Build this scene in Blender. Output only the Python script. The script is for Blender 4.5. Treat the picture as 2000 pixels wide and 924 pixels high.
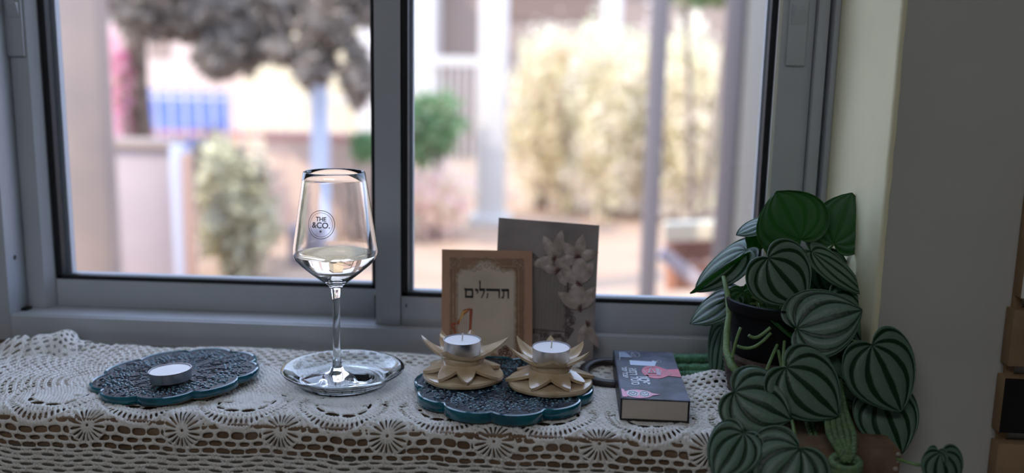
import bpy, bmesh, math, random
import numpy as np
from mathutils import Vector, Matrix, noise
from mathutils.geometry import tessellate_polygon

for o in list(bpy.data.objects): bpy.data.objects.remove(o)
sc = bpy.context.scene
COL = sc.collection
PI = math.pi
random.seed(7); RNG = np.random.default_rng(7)

# ------------------------------------------------------------------ camera
FPX = 1800.0
PITCH, YAW, ROLL = math.radians(10.16), math.radians(2.96), math.radians(1.14)
CAM = Vector((0.0, -1.034, 0.33))
FW = Vector((-math.sin(YAW)*math.cos(PITCH), math.cos(YAW)*math.cos(PITCH), -math.sin(PITCH)))
r0 = Vector((math.cos(YAW), math.sin(YAW), 0)); u0 = r0.cross(FW)
RT = r0*math.cos(ROLL) + u0*math.sin(ROLL)
UP = -r0*math.sin(ROLL) + u0*math.cos(ROLL)
cd = bpy.data.cameras.new('camera'); cam = bpy.data.objects.new('camera', cd); COL.objects.link(cam)
M = Matrix((RT, UP, -FW)).transposed().to_4x4(); M.translation = CAM
cam.matrix_world = M
cd.sensor_width = 36.0; cd.lens = FPX/2000*36.0; cd.clip_start = 0.02; cd.clip_end = 200
cd.dof.use_dof = True; cd.dof.focus_distance = 0.92; cd.dof.aperture_fstop = 2.1
sc.camera = cam

# ------------------------------------------------------------------ sky, sun, added fill light, exposure
w = bpy.data.worlds.new('sky'); sc.world = w; w.use_nodes = True
nt = w.node_tree; bg = nt.nodes['Background']
bg.inputs[0].default_value = (0.66, 0.83, 1.21, 1); bg.inputs[1].default_value = 3.7   # bright hazy sky, even all round
sd = bpy.data.lights.new('sun', 'SUN'); sun = bpy.data.objects.new('sun', sd); COL.objects.link(sun)
sun.location = (-3, -2, 6)
sun.rotation_euler = Vector((-0.62, -0.42, 0.66)).to_track_quat('Z', 'Y').to_euler()
sd.energy = 5.5; sd.angle = 0.01; sd.color = (1.0, 0.88, 0.74)
ad = bpy.data.lights.new('room_fill_light', 'AREA'); al = bpy.data.objects.new('room_fill_light', ad); COL.objects.link(al)  # fill light added behind the camera to brighten the room
ad.shape = 'RECTANGLE'; ad.size = 1.5; ad.size_y = 0.5; ad.energy = 14.0; ad.color = (0.90, 0.94, 1.0)
al.location = (-0.5, -1.9, 1.55)
sc.view_settings.view_transform = 'Standard'; sc.view_settings.look = 'None'
sc.view_settings.exposure = 0.0; sc.view_settings.gamma = 1.0; sc.view_settings.use_curve_mapping = False

# ------------------------------------------------------------------ helpers
def ray(x, y): return FW + RT*((x-1000)/FPX) + UP*((462-y)/FPX)
def atY(x, y, Y): d = ray(x, y); return CAM + d*((Y-CAM.y)/d.y)
def atZ(x, y, Z): d = ray(x, y); return CAM + d*((Z-CAM.z)/d.z)

def srgb(r, g, b):
    f = lambda c: ((c/255+0.055)/1.055)**2.4 if c > 10 else c/255/12.92
    return (f(r), f(g), f(b), 1)

def mat(name, col, rough=0.5, metal=0.0, col2=None, scale=20, bump=0.0, bscale=60, spec=0.5, coat=0.0, trans=0.0, ior=1.45, translucent=0.0, detail=4):
    m = bpy.data.materials.new(name); m.use_nodes = True
    n = m.node_tree.nodes; l = m.node_tree.links; p = n['Principled BSDF']
    p.inputs['Base Color'].default_value = col; p.inputs['Roughness'].default_value = rough
    p.inputs['Metallic'].default_value = metal; p.inputs['Specular IOR Level'].default_value = spec
    p.inputs['Coat Weight'].default_value = coat; p.inputs['Coat Roughness'].default_value = 0.06
    p.inputs['Transmission Weight'].default_value = trans; p.inputs['IOR'].default_value = ior
    tc = None
    if col2 is not None or bump: tc = n.new('ShaderNodeTexCoord')
    if col2 is not None:
        t = n.new('ShaderNodeTexNoise'); t.inputs['Scale'].default_value = scale; t.inputs['Detail'].default_value = detail
        l.new(tc.outputs['Object'], t.inputs['Vector'])
        r = n.new('ShaderNodeValToRGB'); r.color_ramp.elements[0].position = 0.35; r.color_ramp.elements[1].position = 0.65
        r.color_ramp.elements[0].color = col; r.color_ramp.elements[1].color = col2
        l.new(t.outputs['Fac'], r.inputs[0]); l.new(r.outputs[0], p.inputs['Base Color'])
    if bump:
        t2 = n.new('ShaderNodeTexNoise'); t2.inputs['Scale'].default_value = bscale; t2.inputs['Detail'].default_value = 3
        l.new(tc.outputs['Object'], t2.inputs['Vector'])
        b = n.new('ShaderNodeBump'); b.inputs['Strength'].default_value = bump; b.inputs['Distance'].default_value = 0.002
        l.new(t2.outputs['Fac'], b.inputs['Height']); l.new(b.outputs[0], p.inputs['Normal'])
    if translucent:
        tr = n.new('ShaderNodeBsdfTranslucent'); tr.inputs[0].default_value = col
        mx = n.new('ShaderNodeMixShader'); mx.inputs[0].default_value = translucent
        l.new(p.outputs[0], mx.inputs[1]); l.new(tr.outputs[0], mx.inputs[2]); l.new(mx.outputs[0], n['Material Output'].inputs[0])
        if col2 is not None: l.new(r.outputs[0], tr.inputs[0])
    return m

class MB:
    def __init__(s): s.v = []; s.f = []; s.uv = None
    def add(s, vs, fs):
        k = len(s.v); s.v += [tuple(x) for x in vs]; s.f += [tuple(i+k for i in f) for f in fs]; return s
    def box(s, x0, x1, y0, y1, z0, z1):
        return s.hexa([(x0,y0,z0),(x1,y0,z0),(x1,y1,z0),(x0,y1,z0),(x0,y0,z1),(x1,y0,z1),(x1,y1,z1),(x0,y1,z1)])
    def hexa(s, v): return s.add(v, [(0,3,2,1),(4,5,6,7),(0,1,5,4),(1,2,6,5),(2,3,7,6),(3,0,4,7)])
    def rbox(s, c, ux, uy, uz, b=0.0015, seg=2):
        bm = bmesh.new(); bmesh.ops.create_cube(bm, size=1)
        lx, ly, lz = Vector(ux).length, Vector(uy).length, Vector(uz).length
        for q in bm.verts: q.co = Vector((q.co.x*lx, q.co.y*ly, q.co.z*lz))
        bmesh.ops.bevel(bm, geom=bm.edges[:], offset=b, segments=seg, profile=0.5, affect='EDGES')
        X, Y, Z = Vector(ux).normalized(), Vector(uy).normalized(), Vector(uz).normalized()
        bm.verts.index_update()
        vs = [Vector(c)+X*q.co.x+Y*q.co.y+Z*q.co.z for q in bm.verts]
        fs = [tuple(q.index for q in f.verts) for f in bm.faces]; bm.free()
        return s.add(vs, fs)
    def tube(s, pts, rad, n=8, cap=True):
        pts = [Vector(p) for p in pts]; m = len(pts)
        if not hasattr(rad, '__len__'): rad = [rad]*m
        prev = None; vs = []
        for i, p in enumerate(pts):
            t = (pts[min(i+1, m-1)]-pts[max(i-1, 0)]).normalized()
            if prev is None:
                a = Vector((0,0,1)) if abs(t.z) < 0.9 else Vector((1,0,0)); nrm = t.cross(a).normalized()
            else: nrm = (prev - t*prev.dot(t)).normalized()
            prev = nrm; bn = t.cross(nrm)
            for k in range(n):
                a = 2*PI*k/n; vs.append(p+(nrm*math.cos(a)+bn*math.sin(a))*rad[i])
        fs = []
        for i in range(m-1):
            for k in range(n): fs.append((i*n+k, i*n+(k+1)%n, (i+1)*n+(k+1)%n, (i+1)*n+k))
        if cap: fs.append(tuple(range(n-1, -1, -1))); fs.append(tuple((m-1)*n+k for k in range(n)))
        return s.add(vs, fs)
    def lathe(s, prof, c=(0,0,0), n=48, wob=None):
        vs = []; fs = []
        for (r, z) in prof:
            for k in range(n):
                a = 2*PI*k/n; rr = r*(1+(wob(a) if wob else 0))
                vs.append((c[0]+rr*math.cos(a), c[1]+rr*math.sin(a), c[2]+z))
        for i in range(len(prof)-1):
            for k in range(n): fs.append((i*n+k, i*n+(k+1)%n, (i+1)*n+(k+1)%n, (i+1)*n+k))
        if prof[0][0] > 0: fs.append(tuple(range(n-1, -1, -1)))
        if prof[-1][0] > 0: fs.append(tuple((len(prof)-1)*n+k for k in range(n)))
        return s.add(vs, fs)
    def ellipsoid(s, c, X, Y, Z, n=8, m=5, half=False):
        c = Vector(c); X, Y, Z = Vector(X), Vector(Y), Vector(Z); vs = []; fs = []
        lo = 0 if half else -PI/2
        for i in range(m):
            e = lo+(PI/2-lo)*i/m
            for k in range(n):
                a = 2*PI*k/n; vs.append(c+X*(math.cos(e)*math.cos(a))+Y*(math.cos(e)*math.sin(a))+Z*math.sin(e))
        vs.append(c+Z)
        for i in range(m-1):
            for k in range(n): fs.append((i*n+k, i*n+(k+1)%n, (i+1)*n+(k+1)%n, (i+1)*n+k))
        for k in range(n): fs.append(((m-1)*n+k, (m-1)*n+(k+1)%n, m*n))
        return s.add(vs, fs)
    def poly(s, pts3, nrm, th):
        """flat polygon in 3-D given a small thickness along nrm"""
        n = len(pts3); nv = Vector(nrm)*th
        tri = tessellate_polygon([[Vector(p) for p in pts3]])
        vs = [Vector(p)+nv for p in pts3]+[Vector(p) for p in pts3]
        fs = [tuple(t) for t in tri]
        fs += [(i, (i+1) % n, n+(i+1) % n, n+i) for i in range(n)]
        return s.add(vs, fs)
    def build(s, name, m, parent=None, smooth=False, **kw):
        off = Vector((0,0,0)); q = parent
        while q is not None: off += q.location; q = q.parent
        me = bpy.data.meshes.new(name)
        me.from_pydata([(a-off.x, b-off.y, c-off.z) for a, b, c in s.v], [], s.f)
        bm = bmesh.new(); bm.from_mesh(me); bmesh.ops.recalc_face_normals(bm, faces=bm.faces[:]); bm.to_mesh(me); bm.free()
        if m: me.materials.append(m)
        if smooth:
            me.polygons.foreach_set('use_smooth', [True]*len(me.polygons))
            if smooth != 'all': me.set_sharp_from_angle(angle=math.radians(38))
        o = bpy.data.objects.new(name, me); COL.objects.link(o)
        if parent is not None: o.parent = parent
        tag(o, **kw); return o

def tag(o, label=None, cat=None, group=None, kind=None):
    if label: o['label'] = label
    if cat: o['category'] = cat
    if group: o['group'] = group
    if kind: o['kind'] = kind
    return o
def thing(name, loc, label, cat, group=None):
    o = bpy.data.objects.new(name, None); COL.objects.link(o); o.location = loc; o.empty_display_size = 0.05
    return tag(o, label, cat, group)

# ------------------------------------------------------------------ materials
M_alu = mat('painted_aluminium', srgb(178, 181, 186), 0.38, 0.0, col2=srgb(170, 173, 178), scale=9, spec=0.5)
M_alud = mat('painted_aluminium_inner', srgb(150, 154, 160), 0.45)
M_gasket = mat('black_rubber', srgb(22, 22, 24), 0.6)
M_plaster = mat('plaster', srgb(186, 184, 176), 0.85, col2=srgb(178, 176, 169), scale=6, bump=0.25, bscale=45)
M_reveal = mat('bounce_tinted_plaster', srgb(222, 216, 180), 0.8, col2=srgb(212, 207, 172), scale=8, bump=0.2, bscale=40)  # light bounced in from outside is put into this yellow-green tint
M_stone = mat('sill_stone', srgb(96, 74, 56), 0.65, col2=srgb(128, 106, 84), scale=35, bump=0.5, bscale=90, detail=8)
M_room = mat('room_paint', srgb(190, 190, 190), 0.9)
M_floor = mat('floor_tiles', srgb(150, 140, 128), 0.5)
M_wax = mat('candle_wax', srgb(238, 236, 238), 0.45, bump=0.2, bscale=200)
M_tin = mat('tealight_tin', srgb(190, 190, 195), 0.28, 0.9)
M_wick = mat('candle_wick', srgb(225, 220, 208), 0.9)
M_cer = mat('cream_ceramic', srgb(214, 192, 160), 0.2, col2=srgb(192, 166, 132), scale=45, bump=0.25, bscale=60, coat=0.5)
M_black = mat('black_plastic', srgb(20, 18, 18), 0.45)
M_teal = mat('teal_glaze', srgb(4, 98, 112), 0.1, col2=srgb(2, 70, 88), scale=40, coat=0.7, bump=0.15, bscale=100)
M_bisque = mat('unglazed_clay', srgb(190, 170, 145), 0.8)

def glass_mat(name, col=(1,1,1,1), ior=1.48, rough=0.0):
    m = bpy.data.materials.new(name); m.use_nodes = True
    p = m.node_tree.nodes['Principled BSDF']
    p.inputs['Base Color'].default_value = col; p.inputs['Roughness'].default_value = rough
    p.inputs['Transmission Weight'].default_value = 1.0; p.inputs['IOR'].default_value = ior
    return m
M_glass = glass_mat('clear_glass', (0.985, 0.99, 0.99, 1))
M_plate = glass_mat('plate_glass', (0.95, 0.985, 0.975, 1), 1.5)
M_wine = glass_mat('pale_liquid', (0.78, 0.64, 0.52, 1), 1.34)
# window pane: thin sheet, fresnel reflection over clear transmission
M_pane = bpy.data.materials.new('window_pane_glass'); M_pane.use_nodes = True
_n = M_pane.node_tree.nodes; _l = M_pane.node_tree.links; _n.remove(_n['Principled BSDF'])
_t = _n.new('ShaderNodeBsdfTransparent'); _t.inputs[0].default_value = (0.95, 0.96, 0.96, 1)
_g = _n.new('ShaderNodeBsdfGlossy'); _g.inputs['Roughness'].default_value = 0.02
_lw = _n.new('ShaderNodeLayerWeight'); _lw.inputs['Blend'].default_value = 0.5
_pw = _n.new('ShaderNodeMath'); _pw.operation = 'POWER'; _pw.inputs[1].default_value = 5.0; _l.new(_lw.outputs['Facing'], _pw.inputs[0])
_f = _n.new('ShaderNodeMath'); _f.operation = 'MULTIPLY_ADD'; _f.inputs[1].default_value = 0.92; _f.inputs[2].default_value = 0.035; _l.new(_pw.outputs[0], _f.inputs[0])
_m = _n.new('ShaderNodeMixShader')
_l.new(_f.outputs[0], _m.inputs[0]); _l.new(_t.outputs[0], _m.inputs[1]); _l.new(_g.outputs[0], _m.inputs[2])
_l.new(_m.outputs[0], _n['Material Output'].inputs[0])

# ------------------------------------------------------------------ room shell
RX0, RX1, RYB, FZ, CZ = -2.3, 2.3, -3.4, -0.95, 1.7
WY = -0.15           # inner wall face
OUT = 0.14           # outer wall face
WT = 1.2             # window head height
b = MB(); _P = [(0.3095, WY), (RX1, WY), (RX1, OUT), (0.2966, OUT), (0.2966, 0.0)]
b.add([(x, y, z) for z in (-1, CZ) for x, y in _P], [(4,3,2,1,0), (5,6,7,8,9)]+[(i, (i+1) % 5, 5+(i+1) % 5, 5+i) for i in range(5)])
# the rough hand-plastered arris of the corner
wr = b.build('wall_right', M_plaster, kind='structure')
# reveal skin on the side of the opening, tinted for outdoor bounce light
b = MB(); nz = 60; vs = []; fs = []
for i in range(nz+1):
    z = -0.0+WT*i/nz
    j = 0.0012*noise.noise(Vector((0, 0, z*30)))+0.0008*noise.noise(Vector((3, 0, z*90)))
    for (x, y) in ((0.2964, 0.0), (0.3002, -0.05), (0.3042, -0.10), (0.3076, -0.144), (0.3090+j, WY-0.0012), (0.3125+j*2, WY-0.0006)):
        vs.append((x-0.001, y, z))
for i in range(nz):
    for k in range(5): a = i*6+k; fs.append((a, a+1, a+7, a+6))
b.add(vs, fs); rv = b.build('trim_1', M_reveal, smooth='all', kind='structure')
rv['label'] = 'splayed plaster window reveal'
b = MB(); b.box(RX0, -0.71, WY, OUT, -1, CZ); b.build('wall_left', M_plaster, kind='structure')
b = MB(); b.box(-0.71, 0.309, WY, OUT, -1, -0.032); b.build('wall_below_window', M_plaster, kind='structure')
b = MB(); b.box(-0.71, 0.309, WY, OUT, WT, CZ); b.build('wall_above_window', M_plaster, kind='structure')
b = MB(); b.box(RX0-0.1, RX0, RYB-0.1, OUT, -1, CZ+0.1); b.build('wall_side_left', M_room, kind='structure')
b = MB(); b.box(RX1, RX1+0.1, RYB-0.1, OUT, -1, CZ+0.1); b.build('wall_side_right', M_room, kind='structure')
b = MB(); b.box(RX0, RX1, RYB-0.1, RYB, -1, CZ+0.1); b.build('wall_back', M_room, kind='structure')
b = MB(); b.box(RX0, RX1, RYB, WY, -1.0, FZ); b.build('floor', M_floor, kind='structure')
b = MB(); b.box(RX0, RX1, RYB, OUT+0.25, CZ, CZ+0.1); b.build('ceiling', M_room, kind='structure')
# stone sill slab
b = MB(); b.rbox((-0.2025, -0.065, -0.0155), (1.035, 0, 0), (0, 0.33, 0), (0, 0, 0.030), 0.002)
b.build('window_sill', M_stone, smooth=True, kind='structure')
# plaster smears on the end of the slab
b = MB()
for (x, z, s) in ((0.312, -0.004, 0.0022), (0.3108, -0.018, 0.0025), (0.3125, -0.011, 0.0016), (0.312, -0.025, 0.002)):
    b.ellipsoid((x, -0.2302, z), (s, 0, 0), (0, 0.0012, 0), (0, 0, s*0.9), 10, 5)
b.build('plaster_smear', mat('plaster_smear', srgb(160, 154, 142), 0.9), smooth='all', kind='structure')
# unseen fixture added to go with the room fill light
b = MB(); b.rbox((-0.5, -1.9, 1.63), (1.6, 0, 0), (0, 0.6, 0), (0, 0, 0.10), 0.02)
b.build('fill_light_fixture', mat('fill_fixture_body', srgb(230, 230, 228), 0.4), smooth=True, label='added white ceiling fixture for the fill light, unseen behind the camera', cat='lamp')

# ------------------------------------------------------------------ window frame and sashes
wf = bpy.data.objects.new('window_1', None); COL.objects.link(wf); wf.location = (-0.2, 0, 0); tag(wf, kind='structure')
wf['label'] = 'two-track sliding window in pale painted aluminium'
b = MB()
b.rbox((-0.18, 0.050, 0.0155), (0.945, 0, 0), (0, 0.1, 0), (0, 0, 0.031), 0.0012)
b.rbox((-0.18, 0.006, 0.0305), (0.945, 0, 0), (0, 0.004, 0), (0, 0, 0.0035), 0.0008)
b.build('bottom_rail', M_alu, wf, smooth=True)
b = MB(); b.box(-0.655, 0.295, -0.004, 0.0, -0.0, 0.0025); b.build('lip_strip', M_alu, wf)
b = MB()
b.rbox((-0.6775, 0.05, 0.6), (0.05, 0, 0), (0, 0.1, 0), (0, 0, 1.2), 0.0012)
b.build('left_jamb', M_alu, wf, smooth=True)
b = MB(); b.lathe([(0.0, 0.0006), (0.002, 0.0006), (0.003, 0), (0.0032, -0.001)], n=16)
q = b; q.v = [(-0.6522+z*0.4, 0.018+x, 0.098+y) for x, y, z in q.v]
q.build('screw', mat('screw_metal', srgb(60, 60, 62), 0.4, 0.8), wf, smooth=True)
b = MB(); b.box(-0.652, -0.645, 0.022, 0.034, 0.031, 0.034); b.build('track_stop', M_black, wf)
# right jamb with its channels
b = MB(); b.rbox((0.2795, 0.052, 0.6), (0.012, 0, 0), (0, 0.092, 0), (0, 0, 1.14), 0.001)
b.rbox((0.2925, 0.052, 0.6), (0.006, 0, 0), (0, 0.104, 0), (0, 0, 1.14), 0.001)
b.box(0.285, 0.290, 0.030, 0.1, 0.03, 1.17)
b.build('right_jamb', M_alu, wf, smooth=True)
b = MB(); b.box(0.2736, 0.2737, 0, 0.001, 0.03, 0.031); 
b = MB(); b.rbox((-0.18, 0.05, 1.185), (0.945, 0, 0), (0, 0.1, 0), (0, 0, 0.03), 0.001); b.build('head_rail', M_alu, wf, smooth=True)

def sash(nm, x0, x1, gx0, gx1, Y, z0, gz0, z1, lab, bevel_left):
    s = bpy.data.objects.new(nm, None); COL.objects.link(s); s.location = ((x0+x1)/2, Y, z0); tag(s, kind='structure'); s['label'] = lab
    gz1 = z1-0.035; D = 0.03
    b = MB()
    if bevel_left:   # raised outer face then a bevel down to the bead
        xm = gx0-0.0075
        P = [(x0, Y-0.012), (xm, Y-0.012), (gx0, Y-0.001), (gx0, Y+D), (x0, Y+D)]
    else: P = [(x0, Y), (gx0, Y), (gx0, Y+D), (x0, Y+D)]
    n = len(P); b.add([(x, y, z) for z in (z0, z1) for x, y in P], [tuple(range(n)), tuple(range(2*n-1, n-1, -1))]+[(i, (i+1) % n, n+(i+1) % n, n+i) for i in range(n)])
    b.build('stile', M_alu, s)
    b = MB(); b.rbox(((gx1+x1)/2, Y+D/2, (z0+z1)/2), (x1-gx1, 0, 0), (0, D, 0), (0, 0, z1-z0), 0.0008); b.build('stile', M_alu, s, smooth=True)
    b = MB(); b.rbox(((gx0+gx1)/2, Y+D/2+0.0003, (z0+gz0)/2), (gx1-gx0-0.0006, 0, 0), (0, D, 0), (0, 0, gz0-z0), 0.0006); b.build('rail', M_alu, s, smooth=True)
    b = MB(); b.rbox(((gx0+gx1)/2, Y+D/2+0.0003, (gz1+z1)/2), (gx1-gx0-0.0006, 0, 0), (0, D, 0), (0, 0, z1-gz1), 0.0006); b.build('rail', M_alu, s, smooth=True)
    g = 0.0055; b = MB()
    b.rbox((gx0+g*0.75, Y+0.008, (gz0+gz1)/2), (g*1.5, 0, 0), (0, 0.012, 0), (0, 0, gz1-gz0), 0.001)
    b.rbox((gx1-g*0.6, Y+0.008, (gz0+gz1)/2), (g*1.2, 0, 0), (0, 0.012, 0), (0, 0, gz1-gz0), 0.001)
    b.rbox(((gx0+gx1)/2, Y+0.008, gz0+g/2), (gx1-gx0, 0, 0), (0, 0.012, 0), (0, 0, g), 0.001)
    b.rbox(((gx0+gx1)/2, Y+0.008, gz1-g/2), (gx1-gx0, 0, 0), (0, 0.012, 0), (0, 0, g), 0.001)
    b.build('gasket', M_gasket, s, smooth=True)
    b = MB()   # outer bead seen through the glass
    b.box(gx0, gx0+0.0115, Y+0.02, Y+D, gz0, gz1); b.box(gx1-0.008, gx1, Y+0.02, Y+D, gz0, gz1)
    b.box(gx0, gx1, Y+0.02, Y+D, gz0, gz0+0.004)
    b.build('outer_bead', M_alud, s)
    b = MB(); b.box(gx0+0.001, gx1-0.001, Y+0.0145, Y+0.0165, gz0+0.001, gz1-0.001); b.build('pane', M_pane, s)
    return s
sl = sash('window_2', -0.6515, -0.190, -0.6225, -0.2195, 0.050, 0.0312, 0.0652, 1.17, 'left sliding sash on the outer track', True)
sr = sash('window_3', -0.2140, 0.2725, -0.1842, 0.2320, 0.0140, 0.0312, 0.0660, 1.17, 'right sliding sash on the inner track', False)
b = MB(); b.rbox((-0.2148, 0.040, 0.047), (0.010, 0, 0), (0, 0.012, 0), (0, 0, 0.030), 0.002); b.build('brush_block', M_black, sl, smooth=True, label='black plastic anti-lift block')
b = MB(); b.tube([(-0.1775, 0.0137, 0.0575), (-0.1775, 0.0137, 0.0535)], 0.0008, 6); b.build('drain_hole', M_black, sr)
b = MB(); b.box(-0.1843, -0.1839, 0.0132, 0.016, 0.0312, 0.066); b.build('joint_line', M_gasket, sr)
# inner lip beside the right gasket, its lit edge put into a whiter colour
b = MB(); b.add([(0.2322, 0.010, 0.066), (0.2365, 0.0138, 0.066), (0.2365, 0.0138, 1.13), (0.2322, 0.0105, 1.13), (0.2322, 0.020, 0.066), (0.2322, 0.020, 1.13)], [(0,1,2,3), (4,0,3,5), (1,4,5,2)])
b.build('glazing_lip', mat('lit_edge_lip', srgb(225, 225, 220), 0.4), sr)
# recessed latches
def latch(cx, Y, z0, s, lab):
    b = MB(); b.rbox((cx, Y-0.0018, z0+0.0825), (0.021, 0, 0), (0, 0.0036, 0), (0, 0, 0.165), 0.0012, 3)
    o = b.build('latch_plate', M_alu, s, smooth=True, label=lab)
    b = MB(); y = Y-0.0037
    b.add([(cx-0.008, y, z0+0.044), (cx+0.008, y, z0+0.044), (cx+0.008, y-0.006, z0+0.061), (cx-0.004, y-0.006, z0+0.061), (cx-0.008, y, z0+0.066), (cx+0.008, y, z0+0.062)],
          [(0,1,2,3), (0,3,4), (1,5,2), (3,2,5,4), (0,4,5,1)])
    b.build('latch_lever', M_alu, o)
latch(0.2535, 0.0140, 0.342, sr, 'latch plate at top right')
latch(-0.643, 0.038, 0.336, sl, 'latch plate at top left')

# ------------------------------------------------------------------ crochet lace runner (real holes cut by marching squares)
def lace(name, F, S, u0, u1, v0, v1, nu, nv, m, parent=None):
    """F(u,v)->(solid field, height); S(u,v,h)->xyz ; keeps F>0"""
    U, V = np.meshgrid(np.linspace(u0, u1, nu), np.linspace(v0, v1, nv), indexing='ij')
    f, h = F(U, V)
    f[0, :] = -1; f[-1, :] = -1; f[:, 0] = -1; f[:, -1] = -1
    f = np.where(np.abs(f) < 1e-6, 1e-6, f)
    ids = lambda i, j: i*nv+j
    base = nu*nv
    # edge vertices
    A, B = f[:-1, :], f[1:, :]; cut = (A*B < 0); t = np.where(cut, A/(A-B+1e-12), 0.5)
    Hu = U[:-1, :]+t*(U[1:, :]-U[:-1, :]); Hv = V[:-1, :]
    Hh = h[:-1, :]*(1-t)+h[1:, :]*t
    A, B = f[:, :-1], f[:, 1:]; cut2 = (A*B < 0); t = np.where(cut2, A/(A-B+1e-12), 0.5)
    Gu = U[:, :-1]; Gv = V[:, :-1]+t*(V[:, 1:]-V[:, :-1]); Gh = h[:, :-1]*(1-t)+h[:, 1:]*t
    au = np.concatenate([U.ravel(), Hu.ravel(), Gu.ravel()]); av = np.concatenate([V.ravel(), Hv.ravel(), Gv.ravel()])
    ah = np.concatenate([h.ravel(), Hh.ravel()*0, Gh.ravel()*0])
    nh = (nu-1)*nv
    I, J = np.meshgrid(np.arange(nu-1), np.arange(nv-1), indexing='ij')
    c = [ids(I, J), ids(I+1, J), ids(I+1, J+1), ids(I, J+1)]
    e = [base+I*nv+J, base+nh+(I+1)*(nv-1)+J, base+I*nv+J+1, base+nh+I*(nv-1)+J]
    s = f > 0
    code = s[:-1, :-1]*1+s[1:, :-1]*2+s[1:, 1:]*4+s[:-1, 1:]*8
    tris = []
    for k in range(1, 16):
        m_ = (code == k)
        if not m_.any(): continue
        on = [bool(k >> q & 1) for q in range(4)]
        poly = []
        for q in range(4):
            if on[q]: poly.append(('c', q))
            if on[q] != on[(q+1) % 4]: poly.append(('e', q))
        P = [(c if a == 'c' else e)[q][m_] for a, q in poly]
        for q in range(1, len(P)-1): tris.append(np.stack([P[0], P[q], P[q+1]], 1))
    T = np.concatenate(tris)
    used = np.unique(T); remap = np.zeros(len(au), dtype=np.int64); remap[used] = np.arange(len(used)); T = remap[T]
    x, y, z = S(au[used], av[used], ah[used])
    co = np.stack([x, y, z], 1).astype(np.float32)
    me = bpy.data.meshes.new(name); me.vertices.add(len(co)); me.vertices.foreach_set('co', co.ravel())
    me.loops.add(T.size); me.loops.foreach_set('vertex_index', T.ravel().astype(np.int32))
    me.polygons.add(len(T)); me.polygons.foreach_set('loop_start', np.arange(0, T.size, 3, dtype=np.int32))
    me.polygons.foreach_set('use_smooth', np.ones(len(T), dtype=bool))
    me.update(calc_edges=True); me.validate(); me.materials.append(m)
    o = bpy.data.objects.new(name, me); COL.objects.link(o)
    if parent is not None: o.parent = parent
    return o

def brick(u, v, pu, pv, hu, hv, rnd=0.0):
    """signed distance-like field of rounded holes in brick rows, >0 solid"""
    row = np.floor(v/pv); fv = v-(row+0.5)*pv
    sh = 0.5*np.mod(row, 2)*pu+rnd*np.sin(row*12.9)*pu
    cu = np.floor((u+sh)/pu); fu = (u+sh)-(cu+0.5)*pu
    k = 0.85+0.3*(np.sin(cu*7.13+row*3.7)*0.5+0.5)
    return (np.power((np.abs(fu)/(hu*0.5*k))**3+(np.abs(fv)/(hv*0.5*k))**2.4, 1/2.6)-1)*hv*0.5

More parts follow.
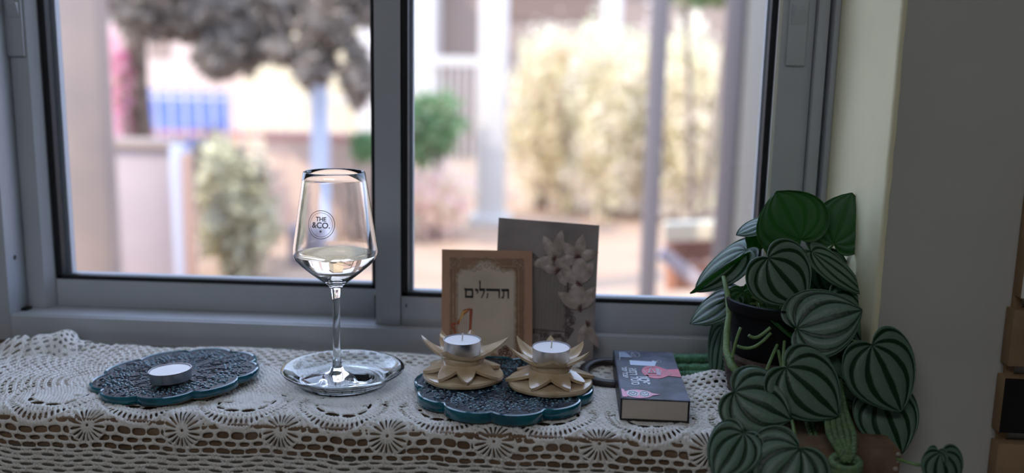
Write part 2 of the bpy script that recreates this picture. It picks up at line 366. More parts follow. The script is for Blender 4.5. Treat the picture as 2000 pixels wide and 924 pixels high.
FANS_U = [float(atZ(x, 818, 0.004).x) for x in (43, 248, 453, 657, 866, 1077, 1271, 1470)]
BUR_U = [float(atZ(x, 845, -0.008).x) for x in (154, 350, 550, 765, 972, 1170, 1370)]
VF, VB = 0.183, 0.232
def lace_field(U, V):
    # gentle waviness of hand-made rows
    u = U+0.0012*np.sin(V*90+U*11)+0.0010*np.sin(U*70)
    v = V+0.0012*np.sin(U*42)+0.0008*np.sin(U*120+V*60)
    # base regions
    dense = 0.0016+0*u
    pin = brick(u, v, 0.0062, 0.0044, 0.0022, 0.0012)
    fil = brick(u, v, 0.0125, 0.0062, 0.0076, 0.0030)
    big = brick(u, v, 0.0135, 0.0080, 0.0112, 0.0056, 0.07)
    sm = brick(u, v, 0.0205, 0.0052, 0.0112, 0.0026)
    pe = brick(u+0.0103, v, 0.0051, 0.0052, 0.0013, 0.0012)
    sm = np.minimum(sm, pe)
    f = pin.copy()
    back = v < 0.062+0.006*np.sin(u*14); f = np.where(back, fil, f)
    # radiating filet at the left end
    dl = np.hypot(u+0.47, (v-0.135)); al_ = np.arctan2(v-0.135, u+0.47)
    leftf = brick(al_*0.12, dl, 0.0115, 0.0078, 0.0072, 0.0036)
    f = np.where((u < -0.475) & (dl > 0.03) & (v < 0.19), leftf, f)
    # right end, loose mesh
    f = np.where((u > 0.135) & (v < 0.16), brick(u, v, 0.0085, 0.0066, 0.0048, 0.0034), f)
    # front brick mesh below the scallops
    f = np.where(v > 0.228, big, f); f = np.where(v > 0.2545, sm, f)
    hgt = np.zeros_like(u)
    # fans
    for i, fu in enumerate(FANS_U):
        dx = u-fu; dy = (v-VF); r = np.hypot(dx, dy); a = np.arctan2(dy, dx)
        low = (a > -0.35) & (a < PI+0.35) | (a < -PI+0.35)
        R1, R2, R3, R4 = 0.0235, 0.0288, 0.034, 0.0475
        d = 0.0016+0*u
        # tiny pinholes in the disc
        ph = np.minimum(np.hypot(dx-0.006, dy-0.002), np.hypot(dx+0.006, dy-0.003)); ph = np.minimum(ph, np.hypot(dx, dy+0.007))-0.0007
        # crescents: 4 bridged openings
        m = a-PI/2; ang = (m+1.86)/0.62; fa = (ang-np.floor(ang)-0.5)*0.62*0.026
        cw = 0.0016+0.0038*np.exp(-(m/0.8)**4); cr = np.power((np.abs(fa)/0.0066)**2.5+(np.abs(r-0.0258)/cw)**2.5, 0.4)-1
        cr = np.where((np.abs(m) < 1.9), cr*0.002, 0.002)
        # spokes
        na = 0.115; sa = (a/na-np.floor(a/na)-0.5)*na*r
        sp = np.power((np.abs(sa)/0.00125)**2+(np.abs(r-0.0425)/0.0030)**2.5, 0.45)-1
        sp2 = np.power((np.abs(sa)/0.0007)**2+(np.abs(r-0.0362)/0.0012)**2, 0.5)-1
        g = np.minimum(np.minimum(ph, cr), np.minimum(sp*0.0012, sp2*0.0008))
        inside = (r < R4+0.002*np.abs(np.sin(a*13))) & low
        inside = inside | (r < R1)
        f = np.where(inside, g, f)
        # raised rounds of stitches
        ridge = 0.0007*np.exp(-((r-0.0315)/0.0022)**2)+0.0006*np.exp(-((r-0.0475)/0.0018)**2)+0.0005*np.exp(-((r-0.022)/0.0018)**2)
        hgt += np.where(inside, ridge+0.00035*np.cos(sa/(na*r+1e-9)*2*PI)*np.exp(-((r-0.040)/0.006)**2), 0)
    for bu in BUR_U:
        dx = u-bu; dy = v-VB; r = np.hypot(dx, dy*1.15); a = np.arctan2(dy, dx)
        na = 2*PI/18; sa = (a/na-np.floor(a/na)-0.5)*na
        wdt = 0.0009*(r/0.014)+0.0001
        pt = np.power((np.abs(sa*r)/(wdt+1e-5))**2+(np.abs(r-0.0118)/0.0062)**2.6, 0.45)-1
        cen = r-0.0014
        g = np.minimum(pt*0.001, cen)
        ins = r < 0.0195
        f = np.where(ins, g, f)
        hgt += np.where(ins, 0.0009*np.cos((sa/na)*2*PI+PI)*np.exp(-((r-0.012)/0.006)**2), 0)
    # row of slanted eyelets above the fans
    for i in range(len(FANS_U)-1):
        c = 0.5*(FANS_U[i]+FANS_U[i+1])
        for (ox, oy, an) in ((-0.020, -0.020, 0.5), (0.020, -0.020, -0.5), (-0.009, -0.004, 0.6), (0.009, -0.004, -0.6), (-0.03, 0.001, 0.3), (0.03, 0.001, -0.3)):
            dx = u-c-ox; dy = v-(VF+oy); p = dx*math.cos(an)+dy*math.sin(an); q = -dx*math.sin(an)+dy*math.cos(an)
            f = np.minimum(f, (np.sqrt((p/0.0048)**2+(q/0.0015)**2)-1)*0.0015)
    # stitch relief: small knuckles following rows
    st = 0.00045*np.sin(u*2*PI/0.0031+np.floor(v/0.0036)*PI)*np.abs(np.sin(v*PI/0.0036))
    rows = 0.00010*np.cos(v*2*PI/0.0036)+0.00035*np.sin(u*2*PI/0.0047+v*900)*np.sin(v*2*PI/0.0052)
    hgt += 0.0006+st+rows+np.clip(f, 0, 0.0012)*0.55
    # outline: wandering edges
    back_edge = 0.024+0.006*np.sin(U*9+1)-0.022*np.exp(-((U+0.02)/0.3)**2)*0+0.003*np.abs(np.sin(U*160))
    back_edge = back_edge+np.where(U < -0.56, (-0.56-U)*0.25, 0)
    f = np.minimum(f, V-back_edge)
    f = np.minimum(f, 0.315+0.006*np.abs(np.sin(U*60))-V)
    f = np.minimum(f, 0.205+0.004*np.abs(np.sin(V*140))-U)
    return f, hgt
SB = 0.2165; RB = 0.014; ARC = RB*PI/2
def lace_map(u, v, h):
    fold = 0.0016*np.sin(u*23+v*9)+0.0012*np.sin(u*47-v*31)+0.0011*np.sin(v*75+u*6)
    fold = np.abs(fold)*np.clip((v-0.0)/0.05, 0.2, 1)
    # flat under the things that stand on it
    for (cx, cy, rr) in FLAT:
        d = np.hypot(u-cx, v+cy); fold = fold*np.clip((d-rr)/0.02, 0, 1)
    # a soft rise over the frame foot at the back and ruffle on the right
    fold = fold+0.006*np.exp(-((v-0.03)/0.018)**2)*(0.45+0.55*np.sin(u*17+1.3)**2)*np.where(u < 0.1, 1, 0.2)
    fold = fold+0.016*np.exp(-((u-0.175)/0.03)**2)*np.exp(-((v-0.09)/0.045)**2)*(0.6+0.4*np.sin(v*110))
    fold = fold+0.016*np.exp(-((u+0.615)/0.022)**2)*np.exp(-((v-0.045)/0.022)**2)
    s = v-SB; hang = np.clip(s-ARC, 0, None)
    th = np.clip(s, 0, ARC)/RB
    sg = 0.0025*np.sin(u*26)+0.0015*np.sin(u*61+1)
    ny = -np.sin(th); nz_ = np.cos(th)
    hh = 0.0022+fold*np.cos(th)+h
    y = -np.minimum(v, SB)-RB*np.sin(th)+ny*hh-sg*np.clip(hang/0.03, 0, 1)+0.10*hang
    z = -(RB*(1-np.cos(th)))-hang+nz_*hh
    return u, y, z
FLAT = [(-0.396, -0.127, 0.075), (-0.2225, -0.118, 0.055), (-0.0525, -0.133, 0.09), (0.096, -0.117, 0.075), (0.230, -0.112, 0.055)]
M_lace = mat('cotton_crochet', srgb(240, 237, 232), 0.9, col2=srgb(228, 224, 218), scale=60, bump=0.5, bscale=900, spec=0.15, translucent=0.12)
lc = thing('lace_runner', (-0.2, -0.13, 0.0), 'white hand-crocheted lace runner spread along the sill and hanging over its front', 'tablecloth')
o = lace('crochet_cloth', lace_field, lambda u, v, h: (lambda x, y, z: (x+0.2, y+0.13, z))(*lace_map(u, v, h)), -0.70, 0.235, 0.0, 0.33, 1180, 430, M_lace, lc)
# ruffled corner gathered against the frame at the far left
def ruf_F(U, V):
    f = brick(U, V, 0.0085, 0.0062, 0.0048, 0.0030)
    e = np.minimum(0.036-np.abs(U)-0.003*np.abs(np.sin(V*260)), np.minimum(V-0.001, 0.046+0.003*np.abs(np.sin(U*230))-V))
    return np.minimum(f, e), 0.0005+0.0004*np.sin(U*1900)*np.sin(V*1700)
def ruf_S(u, v, h):
    # a pleated lobe: rises off the sill, folds over at its crest
    t = v/0.046
    ple = 0.004*np.sin(u*210)*t
    z = 0.003+0.019*np.sin(t*2.5)+ple*0.5+h-0.012*(np.abs(u)/0.036)**2.2
    y = -0.072+0.056*t+0.006*np.sin(u*150+1)
    return u-0.576+0.2, y+0.13, np.maximum(z, 0.0012)
o = lace('ruffled_corner', ruf_F, ruf_S, -0.04, 0.04, 0.0, 0.05, 150, 100, M_lace, lc)

#PART2
# ------------------------------------------------------------------ scalloped trivets
M_relief = mat('dark_teal_relief', srgb(6, 36, 52), 0.22, col2=srgb(14, 20, 32), scale=70, coat=0.0, bump=1.0, bscale=260, spec=0.35)
M_pip = mat('relief_pips', srgb(84, 124, 136), 0.1, col2=srgb(28, 62, 78), scale=420, coat=0.6)  # glints on the raised dots put into a lighter pip colour
M_relief2 = mat('brown_teal_relief', srgb(10, 24, 36), 0.22, col2=srgb(40, 32, 34), scale=55, coat=0.0, bump=1.0, bscale=260, spec=0.35)
def trivet(nm, c, R, n, rot, z0, T, mtop, label, skip, tip=0.0):
    root = thing(nm, (c[0], c[1], z0), label, 'trivet', None)
    root.rotation_euler.y = math.radians(tip)
    def out(a, q=0.0):
        ph = (a-rot)*n/(2*PI); fr = abs((ph-math.floor(ph))-0.5)*2      # 1 at notch, 0 at lobe crest
        # circle lobes
        k = math.sqrt(max(0, 1-(fr*0.965)**2))
        return R*(0.855+0.145*k)-q
    N = n*24; A = [2*PI*i/N for i in range(N)]
    def ring(q, z): return [(c[0]+out(a, q)*math.cos(a), c[1]+out(a, q)*math.sin(a), z0+z) for a in A]
    rings = [ring(0.004, 0.0), ring(0.0008, 0.0012), ring(0.0, 0.003), ring(0.0, T-0.0022), ring(0.0008, T-0.0006), ring(0.0022, T), ring(0.0038, T-0.0008), ring(0.0042, T-0.0022)]
    b = MB(); vs = [p for r in rings for p in r]; fs = []
    for i in range(len(rings)-1):
        for k in range(N): fs.append((i*N+k, i*N+(k+1) % N, (i+1)*N+(k+1) % N, (i+1)*N+k))
    vs.append((c[0], c[1], z0)); vs.append((c[0], c[1], z0+T-0.0022)); L = len(vs)
    for k in range(N): fs.append((k, (k+1) % N, L-2)[::-1]); fs.append(((len(rings)-1)*N+k, (len(rings)-1)*N+(k+1) % N, L-1))
    b.add(vs, fs); b.build('glazed_rim', M_teal, root, smooth=True, label='glossy teal glazed scalloped rim')
    b = MB(); rr = ring(0.0041, T-0.0013); vs = rr+[(c[0], c[1], z0+T-0.0013)]
    b.add(vs, [(k, (k+1) % N, N) for k in range(N)]); b.build('patterned_top', mtop, root, smooth='all')
    b = MB(); rr = [ring(0.006, -0.0012), ring(0.0045, 0.0004)]; vs = rr[0]+rr[1]
    b.add(vs, [(k, (k+1) % N, N+(k+1) % N, N+k) for k in range(N)]+[tuple(range(N))[::-1]]); b.build('clay_foot', M_bisque, root)
    # embossed floral relief: pips in fans plus curling stems
    b = MB(); zt = z0+T-0.0014; rg = random.Random(n*5)
    for k in range(n):
        a0 = rot+2*PI*k/n+PI/n
        cx, cy = c[0]+R*0.60*math.cos(a0), c[1]+R*0.60*math.sin(a0)
        for (rr_, cnt) in ((0.006, 6), (0.012, 10), (0.018, 14), (0.0235, 17)):
            for j in range(cnt):
                a = a0-1.9+3.8*j/(cnt-1)+rg.uniform(-.06, .06); q = rr_*R/0.088+rg.uniform(-.0008, .0008)
                x, y = cx+q*math.cos(a), cy+q*math.sin(a)
                if math.hypot(x-c[0], y-c[1]) > R*0.86: continue
                s_ = rg.uniform(0.0008, 0.0019)
                b.ellipsoid((x, y, zt), (math.cos(a)*s_*1.6, math.sin(a)*s_*1.6, 0), (-math.sin(a)*s_, math.cos(a)*s_, 0), (0, 0, s_*0.9), 6, 2, True)
        for j in range(16):
            a = a0+rg.uniform(-.3, .3); q = R*rg.uniform(0.1, 0.5); x, y = c[0]+q*math.cos(a), c[1]+q*math.sin(a); s_ = rg.uniform(0.0007, 0.0015)
            b.ellipsoid((x, y, zt), (s_*1.5, 0, 0), (0, s_, 0), (0, 0, s_*0.9), 6, 2, True)
    b.build('relief_pips', M_pip, root, smooth='all', kind='stuff')
    b = MB()
    for k in range(n):
        a0 = rot+2*PI*k/n+PI/n
        for sgn in (-1, 1):
            for st in (0.25, 0.42, 0.55):
                pts = []
                for j in range(9):
                    t = j/8; q = R*(st+0.34*t); a = a0+sgn*(0.02+0.20*math.sin(t*2.4)*(1-0.3*t))
                    pts.append((c[0]+q*math.cos(a), c[1]+q*math.sin(a), zt+0.0003))
                b.tube(pts, 0.0006, 5)
    b.build('relief_stem', M_relief, root, smooth='all', kind='stuff')
    return root
TZ = 0.0046
trivet('scalloped_trivet', (-0.396, -0.1262), 0.0855, 9, math.radians(-97), TZ, 0.0085, M_relief2, 'dark scalloped ceramic trivet at the left end, carrying the lone tealight', None, -3.2)
trivet('scalloped_trivet', (-0.0525, -0.1330), 0.0925, 10, math.radians(-94), TZ, 0.0115, M_relief, 'teal scalloped ceramic trivet under the two star candle holders', None)

# ------------------------------------------------------------------ tealights
def tealight(x, y, z, r, h, label, wick=True, tilt=(0, 0)):
    root = thing('tealight', (x, y, z), label, 'candle', 'tealights')
    b = MB(); b.lathe([(r*0.93, 0), (r*0.985, 0.0006), (r*0.985, h*0.9), (r*1.01, h-0.0005), (r*1.015, h), (r*0.985, h), (r*0.975, h-0.001), (r*0.97, h-0.003)], (x, y, z), 56)
    # rim lip and a faint vertical seam
    b.box(x-0.0004, x+0.0004, y-r*1.01, y-r*0.98, z+0.001, z+h-0.001)
    b.build('tin_cup', M_tin, root, smooth=True)
    b = MB(); b.lathe([(r*0.972, h-0.006), (r*0.972, h-0.0016), (r*0.94, h-0.0010), (r*0.5, h-0.0009), (0.0028, h-0.0011), (0.0, h-0.0007)], (x, y, z), 48)
    b.build('wax', M_wax, root, smooth=True)
    if wick:
        b = MB(); b.tube([(x, y, z+h-0.001), (x+0.0002, y, z+h+0.003), (x+0.0005, y-0.0002, z+h+0.0065)], 0.0008, 7); b.build('wick', M_wick, root, smooth='all')
    root.rotation_euler = (tilt[0], tilt[1], 0)
    return root
_p = atZ(333, 719, TZ+0.0072+0.0155)
tealight(_p.x, _p.y, TZ+0.0108, 0.0206, 0.0108, 'low unlit tealight alone on the left dark trivet', wick=False, tilt=(0, math.radians(-3.2)))

# ------------------------------------------------------------------ star candle holders
def star_sheet(b, c, tips, rv, zf, th, r0=0.0):
    """tips: (angle deg, radius, extra z). sheet from centre to star outline, z by zf(r)"""
    tips = sorted(tips); n = len(tips); pts = []
    for i in range(n):
        a, R, e = tips[i]; a2, R2, e2 = tips[(i+1) % n]
        if a2 <= a: a2 += 360
        m = 10
        for j in range(m):
            t = j/m
            # from tip to valley to next tip; slightly concave-straight edges
            am = math.radians((a+a2)/2); V_ = (rv*math.cos(am), rv*math.sin(am))
            if t < 0.5: q = t*2; A_ = (R*math.cos(math.radians(a)), R*math.sin(math.radians(a))); ex = e*(1-q)**1.6
            else: q = 2-t*2; A_ = (R2*math.cos(math.radians(a2)), R2*math.sin(math.radians(a2))); ex = e2*(1-q)**1.6
            q = q if q > 0 else 0.0
            bow = 0.0022*math.sin(PI*q)       # slightly swollen leaf-like edge
            X_ = A_[0]+(V_[0]-A_[0])*q; Y_ = A_[1]+(V_[1]-A_[1])*q; rr_ = math.hypot(X_, Y_)
            pts.append((math.atan2(Y_, X_), (rr_+bow)*(0.975 if q == 0 else 1), ex))
    N = len(pts); K = 8; up = []; dn = []
    for k in range(K+1):
        t = k/K
        for (a, r, ex) in pts:
            q = r0+(r-r0)*t
            # ridge along arm centre
            z = zf(q)+ex*t*t
            up.append((c[0]+q*math.cos(a), c[1]+q*math.sin(a), c[2]+z)); dn.append((c[0]+q*0.985*math.cos(a), c[1]+q*0.985*math.sin(a), c[2]+z-th*(1-0.25*t)))
    L = len(up); fs = []
    for k in range(K):
        for i in range(N):
            j = (i+1) % N
            fs.append((k*N+i, k*N+j, (k+1)*N+j, (k+1)*N+i)); fs.append((L+k*N+j, L+k*N+i, L+(k+1)*N+i, L+(k+1)*N+j))
    for i in range(N):
        j = (i+1) % N; fs.append((K*N+i, K*N+j, L+K*N+j, L+K*N+i)); fs.append((j, i, L+i, L+j))
    b.add(up+dn, fs)
def holder(c, low, top, rb, label, seed):
    root = thing('star_candle_holder', c, label, 'candle holder', 'star candle holders')
    ph = seed*1.7
    b = MB(); b.lathe([(rb*0.93, 0), (rb*0.985, 0.0015), (rb, 0.004), (rb*0.975, 0.0062), (rb*0.6, 0.0078), (0, 0.0082)], c, 72, lambda a: 0.018*math.sin(3*a+ph)+0.010*math.sin(7*a+ph*2)+0.004*math.sin(17*a))
    for k in range(14):   # scored lines on the disc
        pass
    b.build('base_disc', M_cer, root, smooth=True)
    b = MB(); star_sheet(b, c, low, 0.0265, lambda r: 0.0235-0.0095*min(1, (r/0.030))**1.5-max(0, r-0.030)*0.36, 0.0042, 0.002)
    o = b.build('lower_star', M_cer, root, smooth=True)
    b = MB(); b.lathe([(0.0215, 0.010), (0.0205, 0.016), (0.0212, 0.0200), (0.0226, 0.0222), (0.0226, 0.0245), (0.0205, 0.0262), (0.0, 0.0263)], c, 48, lambda a: 0.02*math.sin(2*a+ph)+0.01*math.sin(5*a))
    b.build('neck', M_cer, root, smooth=True)
    b = MB(); star_sheet(b, c, top, 0.0262, lambda r: 0.0262+max(0, r-0.0205)*0.52, 0.0042, 0.002)
    b.build('upper_star', M_cer, root, smooth=True)
    return root
HZ = TZ+0.0104
h1 = (-0.0955, -0.1190, HZ); h2 = (-0.0045, -0.1315, HZ)
low1 = [(a, r, 0) for a, r in ((-78, .0440), (-120, .0430), (-165, .043), (155, .042), (110, .042), (68, .042), (22, .042), (-30, .0450))]
low2 = [(a, r, 0) for a, r in ((-62, .0430), (-115, .0445), (-168, .0480), (150, .042), (105, .042), (62, .042), (12, .0475), (-28, .040))]
top1 = [(8, .0480, .004), (82, .034, .010), (140, .034, .012), (178, .0455, .006), (-118, .0320, .005)]
top2 = [(28, .038, .008), (-14, .041, .004), (92, .032, .012), (152, .042, .009), (-168, .0435, .004), (-86, .034, .004)]
holder(h1, low1, top1, 0.0420, 'left cream ceramic star candle holder in front of the tan booklet', 1)
holder(h2, low2, top2, 0.0430, 'right cream ceramic star candle holder, beside the black ring', 2)
tealight(h1[0]-0.001, h1[1]-0.001, HZ+0.0268, 0.0193, 0.0150, 'tealight in the left star holder, in front of the tan booklet', True, (math.radians(1), 0))
tealight(h2[0], h2[1], HZ+0.0268, 0.0193, 0.0140, 'tealight in the right star holder, nearer the black ring', True, (math.radians(2), 0))

# ------------------------------------------------------------------ glass saucer and wine glass
PC = (-0.2225, -0.1150)
b = MB(); b.lathe([(0.0, 0.0026), (0.034, 0.0026), (0.040, 0.0024), (0.043, 0.0002), (0.0455, 0.0002), (0.047, 0.003), (0.054, 0.0085), (0.0608, 0.0132), (0.0632, 0.0150), (0.0640, 0.0162), (0.0630, 0.0168), (0.0600, 0.0155), (0.053, 0.0115), (0.046, 0.0064), (0.041, 0.0056), (0.034, 0.0054), (0.0, 0.0054)], (PC[0], PC[1], 0.0036), 96)
tag(b.build('glass_saucer', M_plate, smooth='all'), 'clear glass saucer under the wine glass', 'plate')
gx, gy, gz = PC[0]-0.005, PC[1]-0.006, 0.0036+0.0058
wg = thing('wine_glass', (gx, gy, gz), 'stemmed wine glass with an inch of pale drink, standing in the glass saucer', 'glass')
Z = lambda z: z-gz
outer = [(0.0, 0), (0.0385, 0.0), (0.0392, 0.0006), (0.0385, 0.0014), (0.028, 0.0026), (0.016, 0.0048), (0.0078, 0.0085), (0.0048, 0.015), (0.0040, 0.026), (0.0038, 0.060), (0.0040, 0.085), (0.0052, 0.0965), (0.0082, Z(0.1105)), (0.0150, Z(0.1155)), (0.0260, Z(0.1240)), (0.0358, Z(0.1325)), (0.0410, Z(0.1385)), (0.0430, Z(0.1445)), (0.0425, Z(0.150)), (0.0410, Z(0.160)), (0.0380, Z(0.180)), (0.0350, Z(0.200)), (0.0322, Z(0.218)), (0.0308, Z(0.2270))]
inner = [(0.0302, Z(0.2274)), (0.0296, Z(0.2268)), (0.0312, Z(0.218)), (0.0340, Z(0.200)), (0.0370, Z(0.180)), (0.0400, Z(0.160)), (0.0415, Z(0.150)), (0.0420, Z(0.1446)), (0.0400, Z(0.1394)), (0.0348, Z(0.1338)), (0.0252, Z(0.1256)), (0.0145, Z(0.1176)), (0.0070, Z(0.1142)), (0.0, Z(0.1132))]
b = MB(); b.lathe(outer+inner, (gx, gy, gz), 96); b.build('glass_body', M_glass, wg, smooth='all')
liq = [(0.0, Z(0.11345)), (0.0068, Z(0.1144)), (0.01435, Z(0.11785)), (0.0250, Z(0.1259)), (0.0345, Z(0.1341)), (0.0398, Z(0.1393)), (0.0415, Z(0.1430)), (0.0, Z(0.1430))]
b = MB(); b.lathe(liq, (gx, gy, gz), 96); b.build('drink', M_wine, wg, smooth=True, label='pale drink filling the bottom of the bowl')
# round stamp printed on the far side of the bowl
def bowl_r(z):
    pts = [(0.043, .1445), (0.0410, .160), (0.0380, .180), (0.0350, .200), (0.0322, .218)]
    for (r1, z1), (r2, z2) in zip(pts, pts[1:]):
        if z1 <= z <= z2: return r1+(r2-r1)*(z-z1)/(z2-z1)
    return 0.04
M_print = mat('grey_print', srgb(150, 144, 148), 0.7)
def text_mesh(s, size, bold=0.0):
    cu = bpy.data.curves.new('t', 'FONT'); cu.body = s; cu.size = size; cu.align_x = 'CENTER'; cu.align_y = 'CENTER'; cu.offset = bold; cu.resolution_u = 3
    to = bpy.data.objects.new('t', cu); COL.objects.link(to); bpy.context.view_layer.update()
    me = bpy.data.meshes.new_from_object(to.evaluated_get(bpy.context.evaluated_depsgraph_get()))
    vs = [tuple(v.co) for v in me.vertices]; fs = [tuple(p.vertices) for p in me.polygons]
    bpy.data.objects.remove(to); bpy.data.meshes.remove(me); return vs, fs
def on_bowl(vs, ang0, zc):
    out = []
    for (x, y, *_) in vs:
        z = zc+y; r = bowl_r(z)+0.00025; a = ang0+x/r
        out.append((gx+r*math.cos(a), gy+r*math.sin(a), z))
    return out
b = MB(); A0 = math.radians(-97); ZC = 0.1790
for (r1, r2) in ((0.0140, 0.0134), (0.0118, 0.01145)):
    vs = []
    for k in range(56):
        a = 2*PI*k/56; vs += [(r1*math.cos(a), r1*math.sin(a)), (r2*math.cos(a), r2*math.sin(a))]
    b.add(on_bowl(vs, A0, ZC), [(2*k, (2*k+2) % 112, (2*k+3) % 112, 2*k+1) for k in range(56)])
for (s, sz, x, y) in (('THE', 0.0058, 0, 0.0052), ('&CO.', 0.0080, 0, -0.0008), ('•', 0.008, 0, -0.0068)):
    vs, fs = text_mesh(s, sz, 0.0002)
    b.add(on_bowl([(p[0]+x, p[1]+y) for p in vs], A0, ZC), fs)
b.build('stamp_print', M_print, wg, label='small round grey stamp printed on the bowl')

# ------------------------------------------------------------------ booklets leaning on the window
class Board:
    """board plane: a in [0,1] left-right, b in [0,1] bottom-top"""
    def __init__(s, BL, BR, TL):
        s.BL = Vector(BL); s.X = Vector(BR)-s.BL; s.Y = Vector(TL)-s.BL; s.w = s.X.length; s.h = s.Y.length
        s.N = s.X.cross(s.Y).normalized()
    def P(s, a, b, d=0): return s.BL+s.X*a+s.Y*b+s.N*d
    def slab(s, th, d0=0, b=0.001):
        m = MB(); m.rbox(s.BL+s.X*.5+s.Y*.5-s.N*(th/2)+s.N*d0, s.X, s.Y, s.N*th, b, 2); return m
    def poly(s, m, pts, d, th=0.0002): m.poly([s.P(a, b, d) for a, b in pts], s.N, th)
    def ribbon(s, m, pts, w_, d, closed=False):
        # strip of width w_ (metres) in board space (in metres)
        P = [Vector((a*s.w, b*s.h)) for a, b in pts]; n = len(P); vs = []
        for i in range(n):
            p0 = P[i-1] if (i or closed) else P[i]; p1 = P[(i+1) % n] if (i < n-1 or closed) else P[i]
            t = (p1-p0).normalized() if (p1-p0).length > 0 else Vector((1, 0)); nn = Vector((-t.y, t.x))*w_/2
            for q, e in ((P[i]+nn, d), (P[i]-nn, d), (P[i]+nn*0.5, d+w_*0.3), (P[i]-nn*0.5, d+w_*0.3)):
                vs.append(s.P(q.x/s.w, q.y/s.h, e))
        fs = []
        for i in range(n if closed else n-1):
            j = (i+1) % n; fs += [(4*i, 4*j, 4*j+2, 4*i+2), (4*i+2, 4*j+2, 4*j+3, 4*i+3), (4*i+3, 4*j+3, 4*j+1, 4*i+1)]
        m.add(vs, fs)
M_tan = mat('tan_print', srgb(176, 134, 108), 0.35, col2=srgb(188, 148, 122), scale=14)
M_tan2 = mat('brown_print', srgb(136, 100, 78), 0.4, col2=srgb(150, 112, 88), scale=60)
M_cream = mat('cream_print', srgb(214, 198, 180), 0.35, col2=srgb(180, 163, 146), scale=10)
M_gold = mat('pale_moulding_print', srgb(186, 160, 134), 0.35, col2=srgb(150, 122, 98), scale=200)
M_ink = mat('black_ink', srgb(24, 18, 18), 0.4)
M_page = mat('page_edges', srgb(206, 198, 184), 0.8, col2=srgb(190, 182, 168), scale=40)
def pb(x, y, Y): return atY(x, y, Y)
BL = pb(862, 713, -0.0420); BR = pb(1040, 717, -0.0400); TL = pb(863, 487, -0.0115)
bd = Board(BL, BR, TL)
bk = thing('psalm_booklet', BL, 'small tan booklet with Hebrew title and a harp, leaning in front of the grey one', 'book')
bd.slab(0.0006, 0.0, 0.0002).build('cover', M_tan, bk)
bd.slab(0.0040, -0.0008, 0.0004).build('pages', M_page, bk)
bd.slab(0.0006, -0.0050, 0.0002).build('back_cover', M_tan, bk)
m = MB(); bd.poly(m, [(.085, .03), (.91, .03), (.91, .93), (.085, .93)], 0.0001); m.build('border_print', M_tan2, bk)
# window of the printed frame with its arched head
def arch(i):
    x0, x1, y0, y1 = .165+i, .815-i, .045+i, .835-i*0.8
    pts = [(x0, y0), (x1, y0), (x1, y1-.045)]
    for k in range(7): a = -PI/2-PI/2*k/6+PI; pts.append((x1-.045*(1-math.cos(PI/2*k/6)), y1-.045+.045*math.sin(PI/2*k/6)))
    pts += [(.66, y1), (.63, y1+.028)]
    for k in range(9): a = PI*k/8; pts.append((.49+.115*math.cos(a), y1+.030+.045*math.sin(a)))
    pts += [(.35, y1+.028), (.32, y1)]
    for k in range(7): pts.append((x0+.045*math.cos(PI/2*k/6)*1.0, y1-.045*(math.sin(PI/2*k/6))))
    return pts
m = MB(); bd.poly(m, arch(0), 0.0003); m.build('panel_print', M_cream, bk)
m = MB(); bd.ribbon(m, arch(0), 0.0022, 0.0004, True); bd.ribbon(m, arch(-.035), 0.0012, 0.0003, True); bd.ribbon(m, arch(.018), 0.0006, 0.0006, True)
bd.ribbon(m, [(.09, .03), (.91, .03), (.91, .93), (.09, .93)], 0.0010, 0.0003, True); m.build('moulding_print', M_gold, bk)
m = MB(); rg = random.Random(3)
def curl(m, B, a, b, r, turns, sgn, ph, w_, d=0.0005):
    pts = []
    for k in range(18):
        t = k/17; q = r*(1-0.85*t); an = ph+sgn*turns*2*PI*t
        pts.append((a+q*math.cos(an)/B.w, b+q*math.sin(an)/B.h))
    B.ribbon(m, pts, w_, d)
for (a, b) in ((.49, .865), (.42, .85), (.56, .85), (.36, .835), (.62, .835), (.30, .83), (.68, .83), (.45, .885), (.53, .885)):
    curl(m, bd, a, b, 0.0034, 1.2, 1 if a < .49 else -1, rg.uniform(0, 6), 0.0009)
for (a0, b0) in ((.135, .89), (.865, .89), (.17, .87), (.83, .87), (.13, .855), (.87, .855), (.20, .90), (.80, .90)):
    curl(m, bd, a0, b0, 0.0036, 1.3, 1, rg.uniform(0, 6), 0.0009)
m.build('scroll_print', M_gold, bk, kind='stuff')
# Hebrew title, letters drawn as strokes; a measured left to right in the picture
m = MB(); d = 0.0007; T0, B0 = .655, .595
def stroke(pts): bd.poly(m, pts, d, 0.0002)
# final mem
stroke([(.262, .665), (.395, .665), (.395, .645), (.262, .645)]); stroke([(.270, .645), (.296, .645), (.292, .585), (.268, .585)])
stroke([(.372, .645), (.397, .645), (.397, .585), (.372, .585)]); stroke([(.268, .602), (.397, .602), (.397, .583), (.268, .583)]); stroke([(.255, .672), (.275, .668), (.270, .642), (.258, .650)])
# yod
stroke([(.425, .668), (.470, .660), (.478, .640), (.462, .618), (.450, .622), (.458, .640), (.425, .645)])
# lamed
stroke([(.492, .725), (.512, .722), (.510, .665), (.490, .665)]); stroke([(.484, .730), (.500, .738), (.512, .722), (.490, .712)])
stroke([(.490, .668), (.580, .668), (.580, .645), (.490, .645)]); stroke([(.556, .648), (.582, .648), (.560, .612), (.530, .582), (.512, .585), (.542, .615)])
# wide he: roof, right leg, detached left leg
stroke([(.595, .667), (.815, .667), (.815, .645), (.595, .645)]); stroke([(.788, .648), (.815, .648), (.812, .583), (.795, .583)])
stroke([(.612, .628), (.634, .628), (.628, .590), (.606, .580), (.600, .590), (.612, .600)])
# tav
stroke([(.835, .667), (.955, .667), (.955, .645), (.835, .645)]); stroke([(.930, .648), (.957, .648), (.954, .583), (.934, .583)])
stroke([(.860, .648), (.882, .648), (.880, .600), (.868, .583), (.838, .583), (.840, .597), (.860, .602)])
for i in range(len(m.v)): pass
